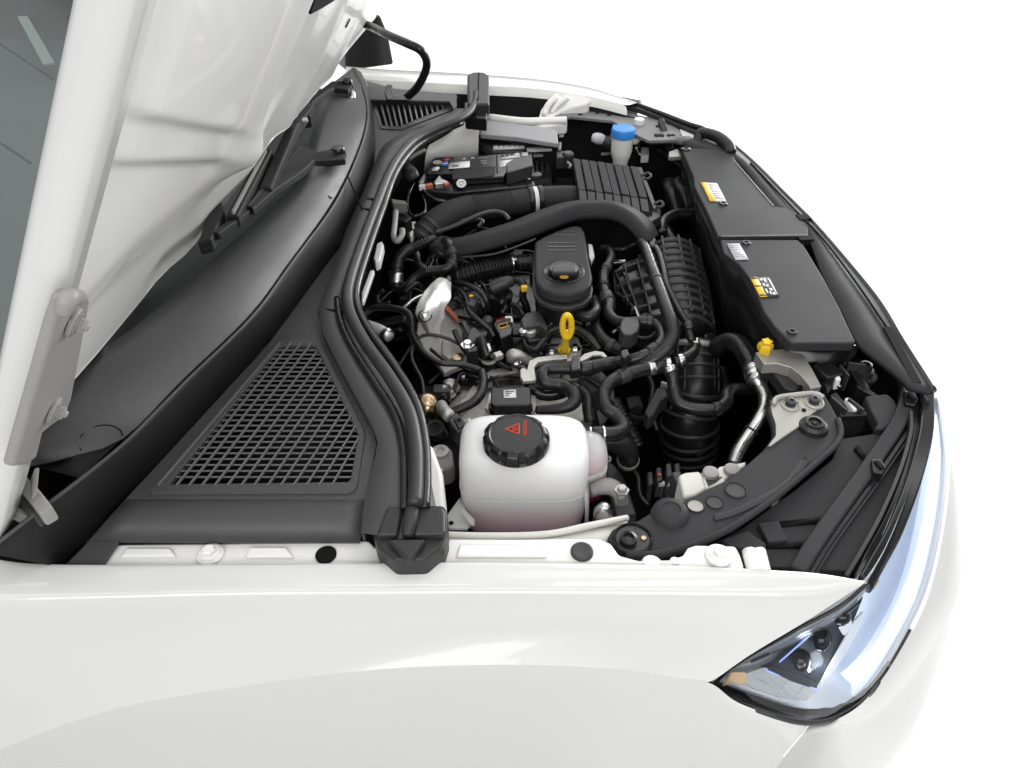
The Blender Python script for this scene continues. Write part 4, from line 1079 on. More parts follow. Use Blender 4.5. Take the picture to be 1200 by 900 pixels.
plate('bracket_ear', zD.l([(355, 100), (378, 105), (388, 160), (372, 190), (360, 165)], .842), .01, 'zinc', eng, .002)

# ---- dipstick
dp = tube('dipstick', [(zD(245, 605, .765), .0075), (zD(250, 560, .79), .0062), (zD(258, 520, .815), .0075)], .007, 'yellow', eng, per=6)
ring = [zD(258 + 21 * math.cos(a), 494 - 4 + 52 * math.sin(a), .838 - .022 * math.sin(a)) for a in [2 * math.pi * k / 16 for k in range(17)]]
tube('finger_loop', [(p, .0052) for p in ring], .0052, 'yellow', dp, per=4, sides=10)
lathe('collar', zD(245, 606, .758), [(.011, 0), (.011, .005), (.008, .008), (0, .008)], 'yellow', dp, 24)

# ---- intake manifold: ribbed plenum barrel and runner face
m0, m1 = zD(735, 180, .745), zD(795, 560, .705)
ax = (m1 - m0)
man = sweep('intake_manifold', [Vector((*(m0 + ax * t), .060 + .006 * math.sin(t * 3.1))) for t in [i / 20 for i in range(21)]], 'plastic', eng, 40)
for i in range(11):
    t = .03 + .094 * i
    c = m0 + ax * t
    r_ = .0645 + .006 * math.sin(t * 3.1)
    d = ax.normalized()
    sweep('rib', [Vector((*(c - d * .0028), r_)), Vector((*(c + d * .0028), r_))], 'plasticg', man, 36)
for a_ in (-1.3, -.9, -.35, .15, .55, 1.0):
    sd = ax.normalized().cross(Vector((0, 0, 1))).normalized()
    o_ = sd * math.sin(a_) * -.0665 + Vector((0, 0, 1)) * math.cos(a_) * .0665
    bar('long_rib', m0 + ax * .03 + o_, m0 + ax * .97 + o_, .004, .006, 'plasticg', man)
rf = zD.l([(470, 235), (520, 190), (600, 160), (650, 180), (700, 300), (735, 440), (700, 470), (590, 450), (540, 370), (480, 330)], .765)
rn = plate('runner_face', rf, .07, 'plastic', eng, .004)
for a_, b_ in (((480, 232), (630, 172)), ((490, 300), (660, 240)), ((520, 352), (690, 300)), ((560, 410), (715, 360)), ((590, 445), (730, 425))):
    bar('runner_rib', zD(*a_, .774), zD(*b_, .774), .005, .012, 'plasticg', rn, .001)
for a_, b_ in (((525, 195), (600, 450)), ((585, 170), (660, 455)), ((490, 240), (545, 370))):
    bar('runner_rib', zD(*a_, .776), zD(*b_, .776), .004, .012, 'plasticg', rn, .001)
for x, y in ((525, 235), (545, 290), (575, 395)):
    bar('metal_clip', zD(x, y, .778), zD(x + 22, y + 55, .778), .003, .006, 'steel', rn)
plate('tag_ring', zD.l([(470, 180), (530, 175), (535, 186), (475, 192)], .79), .004, 'steel', rn, .001)

# ---- lower ribbed air barrel
a0, a1, a2 = zD(865, 545, .735), zD(850, 720, .68), zF(838, 110, .64)
ab = tube('air_barrel', [(zD(868, 560, .725), .040), (zD(862, 650, .70), .040), (zD(862, 780, .665), .041), (zF(845, 130, .635), .043), (zF(832, 220, .60), .050), (zF(830, 300, .56), .050), (zF(832, 380, .52), .046)], .04, 'plastic', eng, per=8, sides=28)
pl_ = resample(path4([(zD(868, 560, .725), .040), (zD(862, 650, .70), .040), (zD(862, 780, .665), .041), (zF(845, 130, .635), .043), (zF(832, 220, .60), .050), (zF(830, 300, .56), .050), (zF(832, 380, .52), .046)], .04, 8), 100)
for i in (1, 11, 20, 29, 38, 47, 56, 66, 76, 86, 95):
    seg = [Vector((*pl_[j][:3], pl_[j][3] + (.004 if i < 60 else .006))) for j in range(i, i + 3)]
    sweep('rib', seg, 'plasticg', ab, 28)
for a_ in (-1.15, -.7, -.25, .2, .65, 1.1):
    pts = []
    for j in range(2, 60, 6):
        p = Vector(pl_[j][:3]); r_ = pl_[j][3] + .001
        pts.append((p + Vector((math.sin(a_) * r_, -math.cos(a_) * r_ * .62, math.cos(a_) * r_ * .62)), .003))
    tube('long_rib', pts, .003, 'plasticg', ab, per=3, sides=6)
sweep('band', [Vector((*pl_[2][:3], .0455)), Vector((*pl_[6][:3], .0455))], 'zinc', ab, 28)
lathe('pivot_cap', zD(925, 560, .735), [(.014, -.01), (.014, .008), (.011, .011), (0, .012)], 'plastic', ab, 20, (.3, -.2, 1))

# ---- control box with label
cb = plate('control_module', zC.l([(702, 775), (888, 772), (892, 850), (880, 858), (712, 860), (700, 848)], .79), .028, 'plastic', None, .004)
tag(cb, 'small black control box with white label behind the coolant tank', 'control box')
q = zC.l([(760, 788), (818, 786), (820, 822), (762, 824)], .7908)
lb = quad_print('label', q, .0012, 'sticker', cb)
for k in range(3): quad_print('print_line', along(q, .15, .85 - .2 * k, .2 + .25 * k, .28 + .25 * k, .0006), .0006, 'print_d', lb)
plate('mount_foot', zC.l([(885, 790), (910, 795), (920, 870), (900, 895), (690, 895), (675, 870), (690, 800)], .768), .006, 'zinc', cb, .002)
plate('mount_sleeve', zC.l([(690, 845), (895, 845), (900, 872), (880, 885), (705, 885), (688, 870)], .776), .012, 'plastic', cb, .003)

# ---- turbo side: heat shield, bracket plate, sensors
hs_rows = [[zC(466, 254, .82), zC(494, 260, .825), zC(516, 288, .815)], [zC(420, 288, .83), zC(465, 298, .838), zC(517, 345, .82)], [zC(378, 345, .83), zC(430, 363, .836), zC(492, 402, .812)], [zC(348, 410, .82), zC(400, 425, .828), zC(480, 452, .795)], [zC(364, 462, .80), zC(405, 472, .806), zC(464, 502, .775)], [zC(386, 506, .77), (zC(415, 530, .772)), zC(446, 552, .75)]]
hs = loft('heat_shield', hs_rows, 'foil', None, 14, 1, .003, across=3)
nz = __import__('mathutils').noise
for v_ in hs.data.vertices:
    d_ = nz.noise_vector(v_.co * 55)
    v_.co += d_ * .0042
tag(hs, 'crumpled pale metal heat shield beside the turbo pipes', 'heat shield')
c = zC(392, 440, .822)
lathe('washer', c, [(.0125, -.002), (.0125, .002), (.009, .003), (0, .003)], 'steel', hs, 24, (-.3, -.4, 1))
bolt(c + Vector((-.001, -.001, .003)), .005, .006, 'steel', hs, (-.3, -.4, 1))
tp_ = plate('turbo_bracket', zC.l([(356, 470), (372, 452), (430, 530), (480, 400), (540, 455), (575, 520), (605, 640), (590, 662), (520, 690), (480, 708), (455, 672), (380, 590), (350, 520)], .742), .012, 'zinc', None, .003)
tag(tp_, 'bare metal bracket plate under the pale heat shield', 'bracket')
plate('pressed_step', zC.l([(470, 560), (520, 500), (560, 540), (580, 620), (500, 640), (470, 620)], .748), .008, 'zinc', tp_, .003)
lathe('hole', zC(545, 632, .749), [(.010, 0), (.010, .0006), (.007, .0006), (0, .0006)], 'bronze', tp_, 20)
lathe('hole', zC(465, 470, .7425), [(.004, 0), (.004, .0006), (0, .0006)], 'deep', tp_, 12)
plate('copper_edge', zC.l([(480, 385), (500, 392), (545, 440), (548, 470), (530, 450), (490, 410)], .752), .006, 'copper', tp_, .001)
def conn(name, label, cat, zone, quad, z, th, m='plastic', bev=.003):
    o = plate(name, zone.l(quad, z), th, m, None, bev)
    if label: tag(o, label, cat)
    return o
s1_ = conn('sensor_plug', 'black plug with red wires and tan latch in the engine middle', 'connector', zC, [(712, 480), (720, 462), (770, 440), (796, 450), (805, 500), (800, 525), (745, 548), (735, 520)], .775, .045)
for k in range(5):
    bar('red_wire', zC(726 + 9 * k, 452 - 3 * k, .784), zC(733 + 9 * k, 468 - 3 * k, .776), .0018, .003, 'print_r', s1_)
plate('latch', zC.l([(735, 480), (778, 468), (782, 490), (742, 500)], .7765), .002, 'print_o', s1_, 0)
plate('latch_window', zC.l([(740, 484), (774, 474), (777, 486), (745, 495)], .7772), .002, 'deep', s1_, 0)
tube('lock_ring', [(zC(768, 448, .782), .002), (zC(795, 448, .782), .002), (zC(800, 470, .78), .002)], .002, 'sticker', s1_, per=5)
s2_ = conn('ignition_coil', 'dark grey coil pack beside the yellow dipstick', 'coil', zC, [(840, 455), (862, 425), (915, 412), (940, 425), (972, 490), (960, 505), (925, 480), (850, 495)], .80, .03, 'plasticg', .004)
plate('coil_foot', zC.l([(850, 495), (925, 480), (965, 510), (960, 545), (880, 560), (850, 530)], .78), .03, 'plastic', s2_, .003)
lathe('coil_bolt', zC(852, 520, .785), [(.009, 0), (.009, .006), (.006, .009), (0, .01)], 'steel', s2_, 16)
lathe('coil_sleeve', zC(885, 515, .785), [(.010, -.01), (.011, .004), (.009, .006), (0, .006)], 'alu', s2_, 18)
s3_ = conn('pressure_sensor', 'black sensor housing over the bare bracket plate', 'sensor', zC, [(560, 470), (600, 448), (640, 490), (690, 510), (670, 560), (640, 600), (590, 610), (580, 560), (590, 530)], .775, .05)
plate('top_cap', zC.l([(588, 545), (600, 500), (625, 490), (665, 525), (660, 545), (610, 560)], .782), .02, 'plasticg', s3_, .003)
bolt(zC(592, 578, .775), .008, .008, 'steel', s3_)
tube('sensor_barrel', [(zC(650, 540, .785), .009), (zC(668, 580, .775), .010), (zC(685, 630, .76), .011)], .01, 'plastic', s3_, per=6)
bar('white_mark', zC(688, 570, .785), zC(697, 598, .78), .004, .004, 'sticker', s3_)
lathe('hose_clip', zC(690, 650, .752), [(.0135, 0), (.0135, .003), (.0095, .003), (.0095, 0)], 'alu', s3_, 20)
box('clip_screw', zC(735, 628, .76), (.016, .014, .012), 'alu', s3_, .5, .003)
s4_ = conn('sensor_plug', 'small grey plug with yellow dot behind the crossing wires', 'connector', zC, [(588, 385), (612, 340), (632, 332), (650, 352), (622, 395)], .80, .02, 'plasticg')
lathe('yellow_dot', zC(609, 347, .801), [(.004, 0), (.004, .001), (0, .001)], 'stick_y', s4_, 12)
tube('plug_stem', [(zC(632, 375, .79), .007), (zC(650, 420, .77), .008), (zC(655, 450, .755), .009)], .008, 'plastic', s4_, per=5)
bar('white_cap', zC(630, 358, .797), zC(640, 372, .795), .006, .005, 'sticker', s4_)
lathe('ball_cap', zC(686, 462, .775), [(.008, -.01), (.010, -.002), (.010, .003), (.006, .008), (0, .0095)], 'plasticg', s4_, 20)
ev = thing('vacuum_valve', 'black valve with angled snout behind the red wired plug', 'valve', zC(745, 330, .77))
lathe('valve_body', zC(745, 345, .775), [(.020, -.05), (.022, -.01), (.024, 0), (.024, .004), (.017, .007), (.016, .02), (0, .022)], 'plastic', ev, 28)
tube('snout', [(zC(700, 315, .80), .012), (zC(730, 300, .805), .013), (zC(770, 285, .81), .012), (zC(800, 278, .81), .010)], .012, 'plasticg', ev, per=6)
tube('snout_hose', [(zC(795, 278, .81), .007), (zC(830, 275, .815), .007), (zC(855, 300, .81), .007), (zC(850, 350, .79), .007), (zC(868, 400, .77), .007), (zC(875, 440, .75), .007)], .007, 'rubber', ev, per=6)
box('yellow_tie', zC(858, 312, .816), (.013, .010, .012), 'stick_y', ev, .3, .003)
tube('fork', [(zC(745, 385, .79), .005), (zC(760, 375, .79), .005), (zC(770, 400, .78), .005), (zC(752, 430, .775), .005)], .005, 'plastic', ev, per=5)

# ================================================================ hoses and pipes, each lifted off on its own
def hose(pts, r_, label, m='rubber', cat='hose', name='hose', k=.84, **kw):
    return tag(tube(name, pts, r_, m, None, k=k, **kw), label, cat)
cp = hose(zC.t([(455, 105, .80, .020), (500, 118, .815, .024), (580, 112, .83, .027), (700, 80, .842, .029), (830, 40, .85, .030)]) + zB.t([(130, 800, .855, .031), (270, 752, .86, .031), (390, 742, .86, .031), (490, 752, .86, .030), (570, 790, .855, .028), (620, 840, .845, .026), (645, 885, .83, .024)]), .03, 'wide flat charcoal air pipe arching across the engine', 'cover', 'air pipe', 'charge_pipe', k=1.22, flat=.50, sides=32, sq=.55)
tube('seam_line', zC.t([(555, 165, .828), (650, 160, .835), (740, 145, .842), (850, 105, .85), (910, 80, .855)]) , .0022, 'plasticg', cp, sides=6, per=4)
tube('ridge', zC.t([(600, 90, .853), (760, 52, .865)]) + zB.t([(140, 780, .872), (270, 730, .876), (420, 722, .876)]), .0018, 'plasticg', cp, sides=6, per=5)
plate('end_washer', zC.l([(432, 95), (445, 70), (475, 62), (505, 75), (480, 95), (472, 125), (480, 150), (455, 145), (436, 120)], .822), .008, 'plasticg', cp, .003)
plate('end_flange', zB.l([(640, 845), (665, 850), (678, 885), (665, 915), (640, 905)], .842), .016, 'plasticg', cp, .004)
ID = hose(zA.t([(1120, 690, .80, .028), (1010, 690, .80, .028), (930, 695, .80, .028), (860, 702, .80, .028), (780, 715, .80, .028), (680, 730, .80, .028), (590, 740, .80, .029), (510, 765, .80, .029), (440, 805, .795, .028), (395, 850, .785, .026), (365, 890, .775, .024)]), .028, 'thick black intake duct with corrugated sleeve running to the air filter box', 'cover', 'air duct', 'intake_duct', k=1.0, ribs=[(.395, .62, 14, .06)], sides=26,
          clamps=[(.285, .012, 1.12, 'plastic'), (.262, .014, 1.05, 'sticker'), (.228, .010, 1.12, 'plastic'), (.90, .006, 1.1, 'plasticg'), (.945, .006, 1.12, 'plasticg'), (.985, .006, 1.12, 'plasticg')])
hose(zA.t([(440, 850, .83), (540, 815, .84), (640, 770, .85), (710, 752, .85), (760, 762, .848), (785, 790, .84)]), .0055, 'thin black line crossing over the corrugated intake duct', 'plasticg')
hose(zC.t([(530, 265, .78, .014), (575, 250, .79, .018), (640, 230, .80, .020), (720, 212, .80, .0195), (795, 195, .80, .017), (830, 190, .80, .014), (900, 185, .80, .014)]), .018, 'corrugated black hose entering the breather housing', 'plastic', k=1.0, ribs=[(.10, .70, 15, .11)], sides=20, clamps=[(.76, .014, 1.12, 'steel'), (.84, .004, 1.12, 'plasticg'), (.90, .004, 1.12, 'plasticg'), (.96, .004, 1.12, 'plasticg')])
hose(zC.t([(488, 90, .83, .012), (505, 110, .835, .013), (522, 145, .83, .013), (522, 190, .82, .013), (495, 218, .815, .011), (440, 228, .81, .011), (390, 236, .805, .011), (345, 262, .795, .011), (305, 310, .78, .011), (268, 330, .76, .011)]), .012, 'black crankcase hose bending twice below the flat air pipe', ribs=[(.48, .60, 6, .10)], clamps=[(.24, .012, 1.2, 'plasticg'), (.36, .006, 1.15, 'plasticg')])
hose(zC.t([(440, 78, .82, .010), (400, 92, .82, .011), (350, 115, .815, .012), (300, 140, .81, .014), (270, 175, .80, .014), (260, 230, .785, .014), (258, 310, .76, .015)]), .012, 'black hose with metal sleeve dropping beside the bonnet seal', ribs=[(.12, .36, 6, .09)], clamps=[(.72, .010, 1.15, 'plastic'), (.88, .022, 1.12, 'steel')])
hose(zC.t([(350, 150, .79), (365, 200, .785), (400, 215, .78), (420, 180, .78), (440, 150, .79)]), .010, 'short black loop hose behind the crankcase hose')
hose(zD.t([(600, 95, .845, .011), (625, 125, .85, .012), (655, 210, .85, .0125), (690, 310, .848, .0135), (725, 410, .845, .014), (748, 480, .84, .014), (752, 540, .83, .014), (720, 600, .82, .014), (660, 645, .81, .014), (600, 672, .80, .014), (520, 690, .79, .013)]), .013, 'long smooth black hose descending over the ribbed manifold', clamps=[(.36, .004, 1.12, 'plasticg')])
hose(zD.t([(640, 122, .83), (668, 120, .835), (692, 160, .835), (708, 220, .835), (725, 300, .832), (760, 375, .825), (795, 440, .82), (822, 480, .815), (835, 540, .81), (858, 570, .80), (850, 610, .80, .011), (800, 645, .80, .012), (760, 660, .80, .012)]), .0085, 'slim black hose along the ribbed manifold barrel', clamps=[(.70, .016, 1.7, 'plastic'), (.80, .012, 1.3, 'steel'), (.97, .010, 1.2, 'steel')])
h3 = hose(zD.t([(740, 668, .80, .014), (700, 672, .80, .014), (620, 690, .80, .014), (540, 715, .80, .013), (470, 745, .80, .013), (432, 800, .795, .013), (440, 870, .79, .013)]) + zF.t([(490, 190, .785, .013), (522, 245, .78, .014), (490, 272, .785, .014), (430, 275, .79, .0135), (345, 276, .79, .0125)]), .013, 'bent black hose running down into the side of the coolant tank', clamps=[(.02, .010, 1.25, 'steel'), (.07, .016, 1.15, 'plastic'), (.12, .012, 1.15, 'steel'), (.30, .02, 1.16, 'plasticg'), (.94, .018, 1.16, 'plastic'), (.91, .004, 1.2, 'steel'), (.975, .004, 1.2, 'steel')])
hose(zD.t([(735, 680, .80, .012), (752, 725, .79, .012), (758, 780, .775, .012), (775, 840, .765, .012), (830, 872, .76, .012), (900, 880, .76, .012), (965, 875, .76, .012), (1005, 845, .76, .013), (1010, 810, .76, .013), (1045, 785, .755, .013), (1130, 785, .74, .012)]), .012, 'black hose looping under the ribbed air barrel', clamps=[(.02, .012, 1.15, 'steel'), (.52, .014, 1.2, 'plastic')])
hose(zD.t([(420, 122, .82, .008), (455, 130, .825, .009), (465, 165, .825, .010), (445, 210, .825, .010), (430, 250, .82, .011), (432, 320, .815, .012), (455, 385, .81, .014), (455, 430, .81, .012), (485, 460, .81, .011), (540, 470, .815, .011), (610, 468, .82, .012), (670, 478, .82, .012), (702, 515, .82, .0125), (700, 565, .82, .0125), (650, 610, .815, .0125), (580, 640, .81, .0125), (510, 655, .80, .0125), (430, 668, .80, .0135), (330, 690, .80, .0135), (240, 688, .80, .012), (165, 692, .80, .012), (140, 720, .80, .012), (160, 755, .795, .012), (230, 765, .79, .013), (285, 795, .79, .013), (290, 845, .785, .013), (230, 875, .78, .010), (115, 882, .77, .008)]), .012, 'snaking black coolant hose wrapped with corrugated sleeve', ribs=[(.56, .68, 26, .035)],
     clamps=[(.12, .01, 1.18, 'plasticg'), (.19, .006, 1.3, 'plastic'), (.235, .02, 1.2, 'plasticg'), (.41, .012, 1.2, 'plastic'), (.53, .02, 1.2, 'plastic'), (.69, .02, 1.18, 'plastic')])
hose(zD.t([(388, 440, .79, .010), (398, 500, .79, .011), (430, 550, .785, .012), (475, 585, .78, .012), (515, 600, .78, .012)]), .011, 'short black hose below the breather housing', clamps=[(.80, .012, 1.2, 'plasticg')])
hose(zC.t([(855, 555, .775, .005), (870, 585, .77, .005), (910, 595, .77, .006), (945, 560, .775, .008), (975, 515, .78, .009), (1040, 495, .785, .010), (1110, 505, .785, .010), (1170, 550, .78, .010), (1210, 600, .77, .010)]), .008, 'black wrapped cable arching behind the yellow dipstick', ribs=[(.4, 1.0, 30, .04)])
hose(zC.t([(870, 745, .775, .011), (905, 790, .77, .012), (960, 810, .765, .013), (1030, 800, .765, .013), (1070, 780, .765, .012)]), .012, 'black hose beneath the snaking coolant hose', 'gloss')
hose(zC.t([(1120, 780, .77, .012), (1150, 820, .765, .012), (1160, 890, .76, .012)]) + zE.t([(1170, 215, .75, .012)]), .012, 'black hose behind the right edge of the coolant tank')
wb = conn('hose_bracket', 'bent silver bracket holding the coolant hoses', 'bracket', zC, [(838, 690), (850, 680), (870, 690), (880, 650), (920, 632), (1000, 622), (1060, 620), (1060, 640), (990, 645), (925, 655), (905, 680), (915, 740), (850, 745), (838, 725)], .79, .008, 'alu', .002)
conn('hose_guide', 'silver curved guide strip right of the dipstick', 'bracket', zD, [(310, 640), (340, 615), (390, 602), (430, 608), (450, 630), (440, 640), (410, 622), (380, 625), (345, 645), (320, 655)], .79, .006, 'alu', .002)
conn('hose_clip', 'square black clip joining two hoses above the manifold', 'clip', zD, [(510, 465), (525, 445), (590, 450), (600, 480), (590, 510), (560, 530), (520, 525), (505, 500)], .838, .03, 'plasticg')
conn('hose_clip', 'small black clip under the square clip on the coolant hose', 'clip', zD, [(508, 600), (540, 590), (555, 622), (530, 640), (512, 632)], .835, .02, 'plastic')
conn('hose_clip', 'black clip on corrugated sleeve nearest the dipstick', 'clip', zD, [(272, 665), (285, 625), (320, 618), (322, 690), (275, 695)], .818, .02, 'plastic')
# air-conditioning pipe: dark hose, ferrule, bright pipe
ac = hose(zD.t([(930, 640, .70, .017), (955, 590, .74, .019), (1010, 562, .76, .020), (1060, 575, .77, .021), (1100, 625, .775, .021), (1128, 680, .775, .020)]), .02, 'fat black hose ending in a ribbed metal sleeve near the rail end')
apipe = tag(tube('metal_pipe', zG.t([(255, 205, .775, .0175), (262, 232, .772, .0175), (272, 262, .77, .0165), (290, 300, .765, .011), (308, 345, .76, .011), (305, 395, .755, .011), (275, 450, .745, .011), (230, 515, .73, .011), (185, 585, .715, .011), (160, 650, .70, .011)]), .011, 'steel', None, clamps=[(.02, .010, 1.10, 'steel'), (.09, .006, 1.14, 'steel'), (.14, .006, 1.14, 'steel'), (.68, .004, 1.06, 'plasticg')]), 'bright bare metal pipe curving down to the bracket', 'pipe')
# black hoses in the far front corner
hose(zB.t([(735, 615, .78, .020), (745, 660, .77, .020), (775, 760, .74, .020)]), .02, 'left of two stubby black hoses beside the radiator cover', 'plastic')
hose(zB.t([(775, 610, .79, .018), (800, 660, .78, .018), (830, 740, .75, .018)]), .018, 'right of two stubby black hoses beside the radiator cover', 'plastic')
hose(zB.t([(870, 740, .80, .010), (840, 760, .80, .013), (770, 765, .80, .014), (715, 795, .80, .014), (702, 850, .795, .014)]) + zD.t([(715, 30, .79, .014), (745, 80, .785, .013), (790, 130, .78, .012), (815, 180, .77, .010), (830, 240, .75, .009)]), .013, 'black hose dropping from the radiator cover past the manifold', clamps=[(.80, .008, 1.25, 'plasticg')])
hose(zB.t([(640, 420, .80), (700, 470, .80), (800, 545, .78)]), .012, 'dark diagonal hose below the far lamp carrier', 'plastic')
hose(zC.t([(100, 440, .80, .007), (140, 405, .81, .007), (210, 400, .815, .007), (290, 415, .815, .007), (325, 445, .81, .008), (332, 480, .80, .007), (340, 540, .79, .006), (390, 615, .78, .006), (460, 660, .775, .006), (560, 668, .77, .006), (640, 690, .765, .006), (670, 710, .76, .006)]), .007, 'black cable sweeping round below the bare bracket plate')
hose(zC.t([(660, 700, .765), (668, 760, .765), (640, 830, .765), (560, 875, .76), (500, 900, .755)]), .009, 'black cable curling over the silver side casting')
hose(zC.t([(110, 510, .74, .012), (180, 490, .75, .013), (250, 470, .76, .013), (310, 460, .77, .013)]), .013, 'dark hose entering the bay wall under the upper cable')
hose(zC.t([(140, 540, .72, .012), (220, 520, .735, .013), (290, 500, .75, .013)]), .013, 'dark hose entering the bay wall, the lower of a pair')
hose(zC.t([(335, 580, .78), (330, 640, .775), (350, 690, .77), (375, 740, .765), (385, 800, .76), (388, 880, .75)]) + zE.t([(400, 180, .74), (412, 225, .735)]), .0045, 'thin black brake line hanging beside the bonnet seal', 'gloss')
hose(zC.t([(120, 480, .77, .010), (160, 500, .77, .013), (200, 520, .77, .013), (225, 540, .77, .011)]), .012, 'silver foil wrapped stub pipe against the seal', 'foil', clamps=[(.90, .010, 1.3, 'steel')])
hose(zC.t([(540, 280, .80), (600, 300, .81), (650, 330, .81), (680, 370, .80), (690, 410, .78)]), .006, 'black wire arching over the small grey plug')
hose(zC.t([(530, 310, .79), (560, 325, .795), (585, 360, .795), (600, 420, .79), (640, 460, .785), (690, 500, .775), (715, 540, .765)]), .006, 'black wire running past the small grey plug')
hose(zC.t([(530, 510, .77), (545, 545, .765), (570, 590, .76), (605, 635, .755)]), .006, 'black wire lying on the bare bracket plate')
hose(zC.t([(795, 385, .78), (830, 400, .78), (855, 440, .775)]), .006, 'black wire beside the coil pack')
hose(zC.t([(290, 405, .79), (330, 370, .80), (380, 345, .80)]), .004, 'thin steel line left of the heat shield', 'steel')
hose(zD.t([(475, 130, .80), (520, 128, .805), (560, 110, .81), (600, 92, .82)]), .005, 'thin black line behind the breather housing')
hose(zF.t([(480, 120, .70, .014), (510, 180, .69, .014), (550, 250, .68, .014), (590, 330, .66, .013)]), .013, 'dark taped harness beside the tank hose', 'plastic', ribs=[(0, 1, 10, .05)])
hose(zF.t([(410, 310, .76, .016), (470, 310, .755, .020), (520, 330, .745, .021), (545, 370, .73, .020), (540, 420, .70, .018)]), .02, 'thick black elbow hose below the tank inlet', 'plastic', clamps=[(.85, .008, 1.12, 'zinc')])
pg = conn('sensor_plug', 'black angled plug hanging left of the ribbed air barrel', 'connector', zF, [(620, 170), (650, 110), (680, 55), (720, 50), (735, 95), (700, 120), (665, 180), (640, 195)], .74, .03, 'plasticg')
tube('wire', zF.t([(640, 175, .735), (600, 205, .72), (550, 185, .71)]), .004, 'rubber', pg, per=5)
bar('white_edge', zF(700, 30, .745), zF(735, 40, .745), .005, .01, 'zinc', pg)
conn('support_block', 'dark block behind the tank hose', 'bracket', zF, [(535, 100), (600, 90), (620, 140), (550, 155)], .66, .05, 'plastic')
# left edge of the bay: ivory clips, grey pipe, white block
ic = thing('wiring_clip', 'ivory plastic clip against the bonnet seal', 'clip', zC(160, 160, .85))
plate('clip_body', zC.l([(165, 100), (190, 88), (198, 105), (180, 180), (160, 190), (150, 170)], .86), .02, 'white_pl', ic, .003)
plate('clip_tail', zC.l([(135, 225), (155, 225), (105, 370), (95, 375), (95, 330)], .85), .01, 'white_pl', ic, .002)
gp = hose(zA.t([(255, 750, .85), (250, 810, .845), (245, 870, .84), (262, 890, .84), (285, 860, .845), (285, 835, .85)]), .007, 'grey hooked pipe beside the bonnet seal', 'primer')
wb_ = conn('mounting_block', 'small white metal block with bolt beside the bonnet seal', 'bracket', zA, [(230, 690), (300, 700), (308, 715), (240, 712)], .86, .02, 'zinc', .002)
conn('body_bracket', 'white bracket behind the intake duct elbow', 'bracket', zA, [(310, 800), (350, 795), (345, 830), (325, 870), (315, 850), (300, 830)], .80, .02, 'inner', .002)
conn('wiring_joint', 'black cable joint below the grey hooked pipe', 'connector', zA, [(240, 740), (290, 735), (330, 780), (300, 800), (260, 790)], .835, .03, 'plastic')
hose(zA.t([(300, 545, .85, .016), (325, 575, .85, .020), (340, 600, .84, .018)]), .018, 'grey rounded hose stub behind the battery end', 'plasticg')
hose(zA.t([(340, 620, .83), (320, 660, .83), (310, 720, .82), (330, 770, .82), (385, 760, .82), (395, 720, .82), (375, 660, .825), (365, 635, .83)]), .0045, 'thin black cable loop below the battery', 'gloss')
hose(zA.t([(365, 630, .835), (400, 670, .83), (440, 695, .825), (490, 705, .82)]), .0045, 'thin black cable from battery post to intake duct', 'gloss')
hose(zA.t([(300, 520, .84), (340, 490, .85), (390, 462, .855)]), .006, 'pale thin rod behind the battery end', 'zinc')
# ================================================================ coolant tank
tk = thing('coolant_tank', 'translucent white coolant tank with black warning cap and pink fluid', 'coolant tank', (.015, .77, .66))
def ring(cx, cy, hw, hd, z, n=48, p=3.2, bend=0.):
    out = []
    for k in range(n):
        a = 2 * math.pi * k / n
        c_, s_ = math.cos(a), math.sin(a)
        x = math.copysign(abs(c_) ** (2 / p), c_) * hw
        y_ = math.copysign(abs(s_) ** (2 / p), s_) * hd
        out.append(Vector((cx + x, cy + y_, z)))
    return out
def stack(name, rings, m, parent):
    n = len(rings[0])
    V = [p for r_ in rings for p in r_]
    F = [(j * n + k, j * n + (k + 1) % n, (j + 1) * n + (k + 1) % n, (j + 1) * n + k) for j in range(len(rings) - 1) for k in range(n)]
    F += [tuple(range(n - 1, -1, -1)), tuple((len(rings) - 1) * n + k for k in range(n))]
    return mesh(name, V, F, m, parent)
TX, TY = .017, .754
prof = [(.652, .62, .55), (.657, .76, .72), (.668, .88, .88), (.685, .95, .96), (.705, .985, .99), (.73, 1.0, 1.0), (.77, 1.0, 1.0), (.80, .995, .99), (.816, .98, .96), (.826, .945, .91), (.832, .88, .82), (.8355, .76, .68), (.837, .55, .5)]
body = stack('tank_body', [ring(TX, TY, .092 * a, .054 * b, z, 64, 4.2) for z, a, b in prof], 'tank', tk)
stack('coolant', [ring(TX, TY, .089 * a, .051 * b, z + .003, 48, 4.2) for z, a, b in prof[:5]] + [ring(TX, TY, .089, .051, .728, 48, 4.2)], 'coolant', tk)
def tank_ring(z, k=1.004):
    for (z0, a0_, b0_), (z1, a1_, b1_) in zip(prof, prof[1:]):
        if z0 <= z <= z1:
            f_ = (z - z0) / (z1 - z0)
            return ring(TX, TY, .092 * (a0_ + (a1_ - a0_) * f_) * k, .054 * (b0_ + (b1_ - b0_) * f_) * k, z, 64, 4.2)
for z_ in (.757,):
    rg = tank_ring(z_)
    tube('weld_seam', [(p, .0007) for p in rg[32:] + rg[:1]], .0007, 'white_pl', tk, per=2, sides=6)
sd = stack('side_lobe', [ring(.106, .775, .034 * a, .036 * b, z, 40, 2.6) for z, a, b in ((.705, .8, .8), (.715, .95, .95), (.735, 1, 1), (.775, 1, 1), (.79, .92, .92), (.80, .75, .7), (.805, .4, .4))], 'tank2', tk)
stack('coolant', [ring(.106, .775, .0325, .0345, z, 32, 2.6) for z in (.709, .757)], 'coolant', tk)
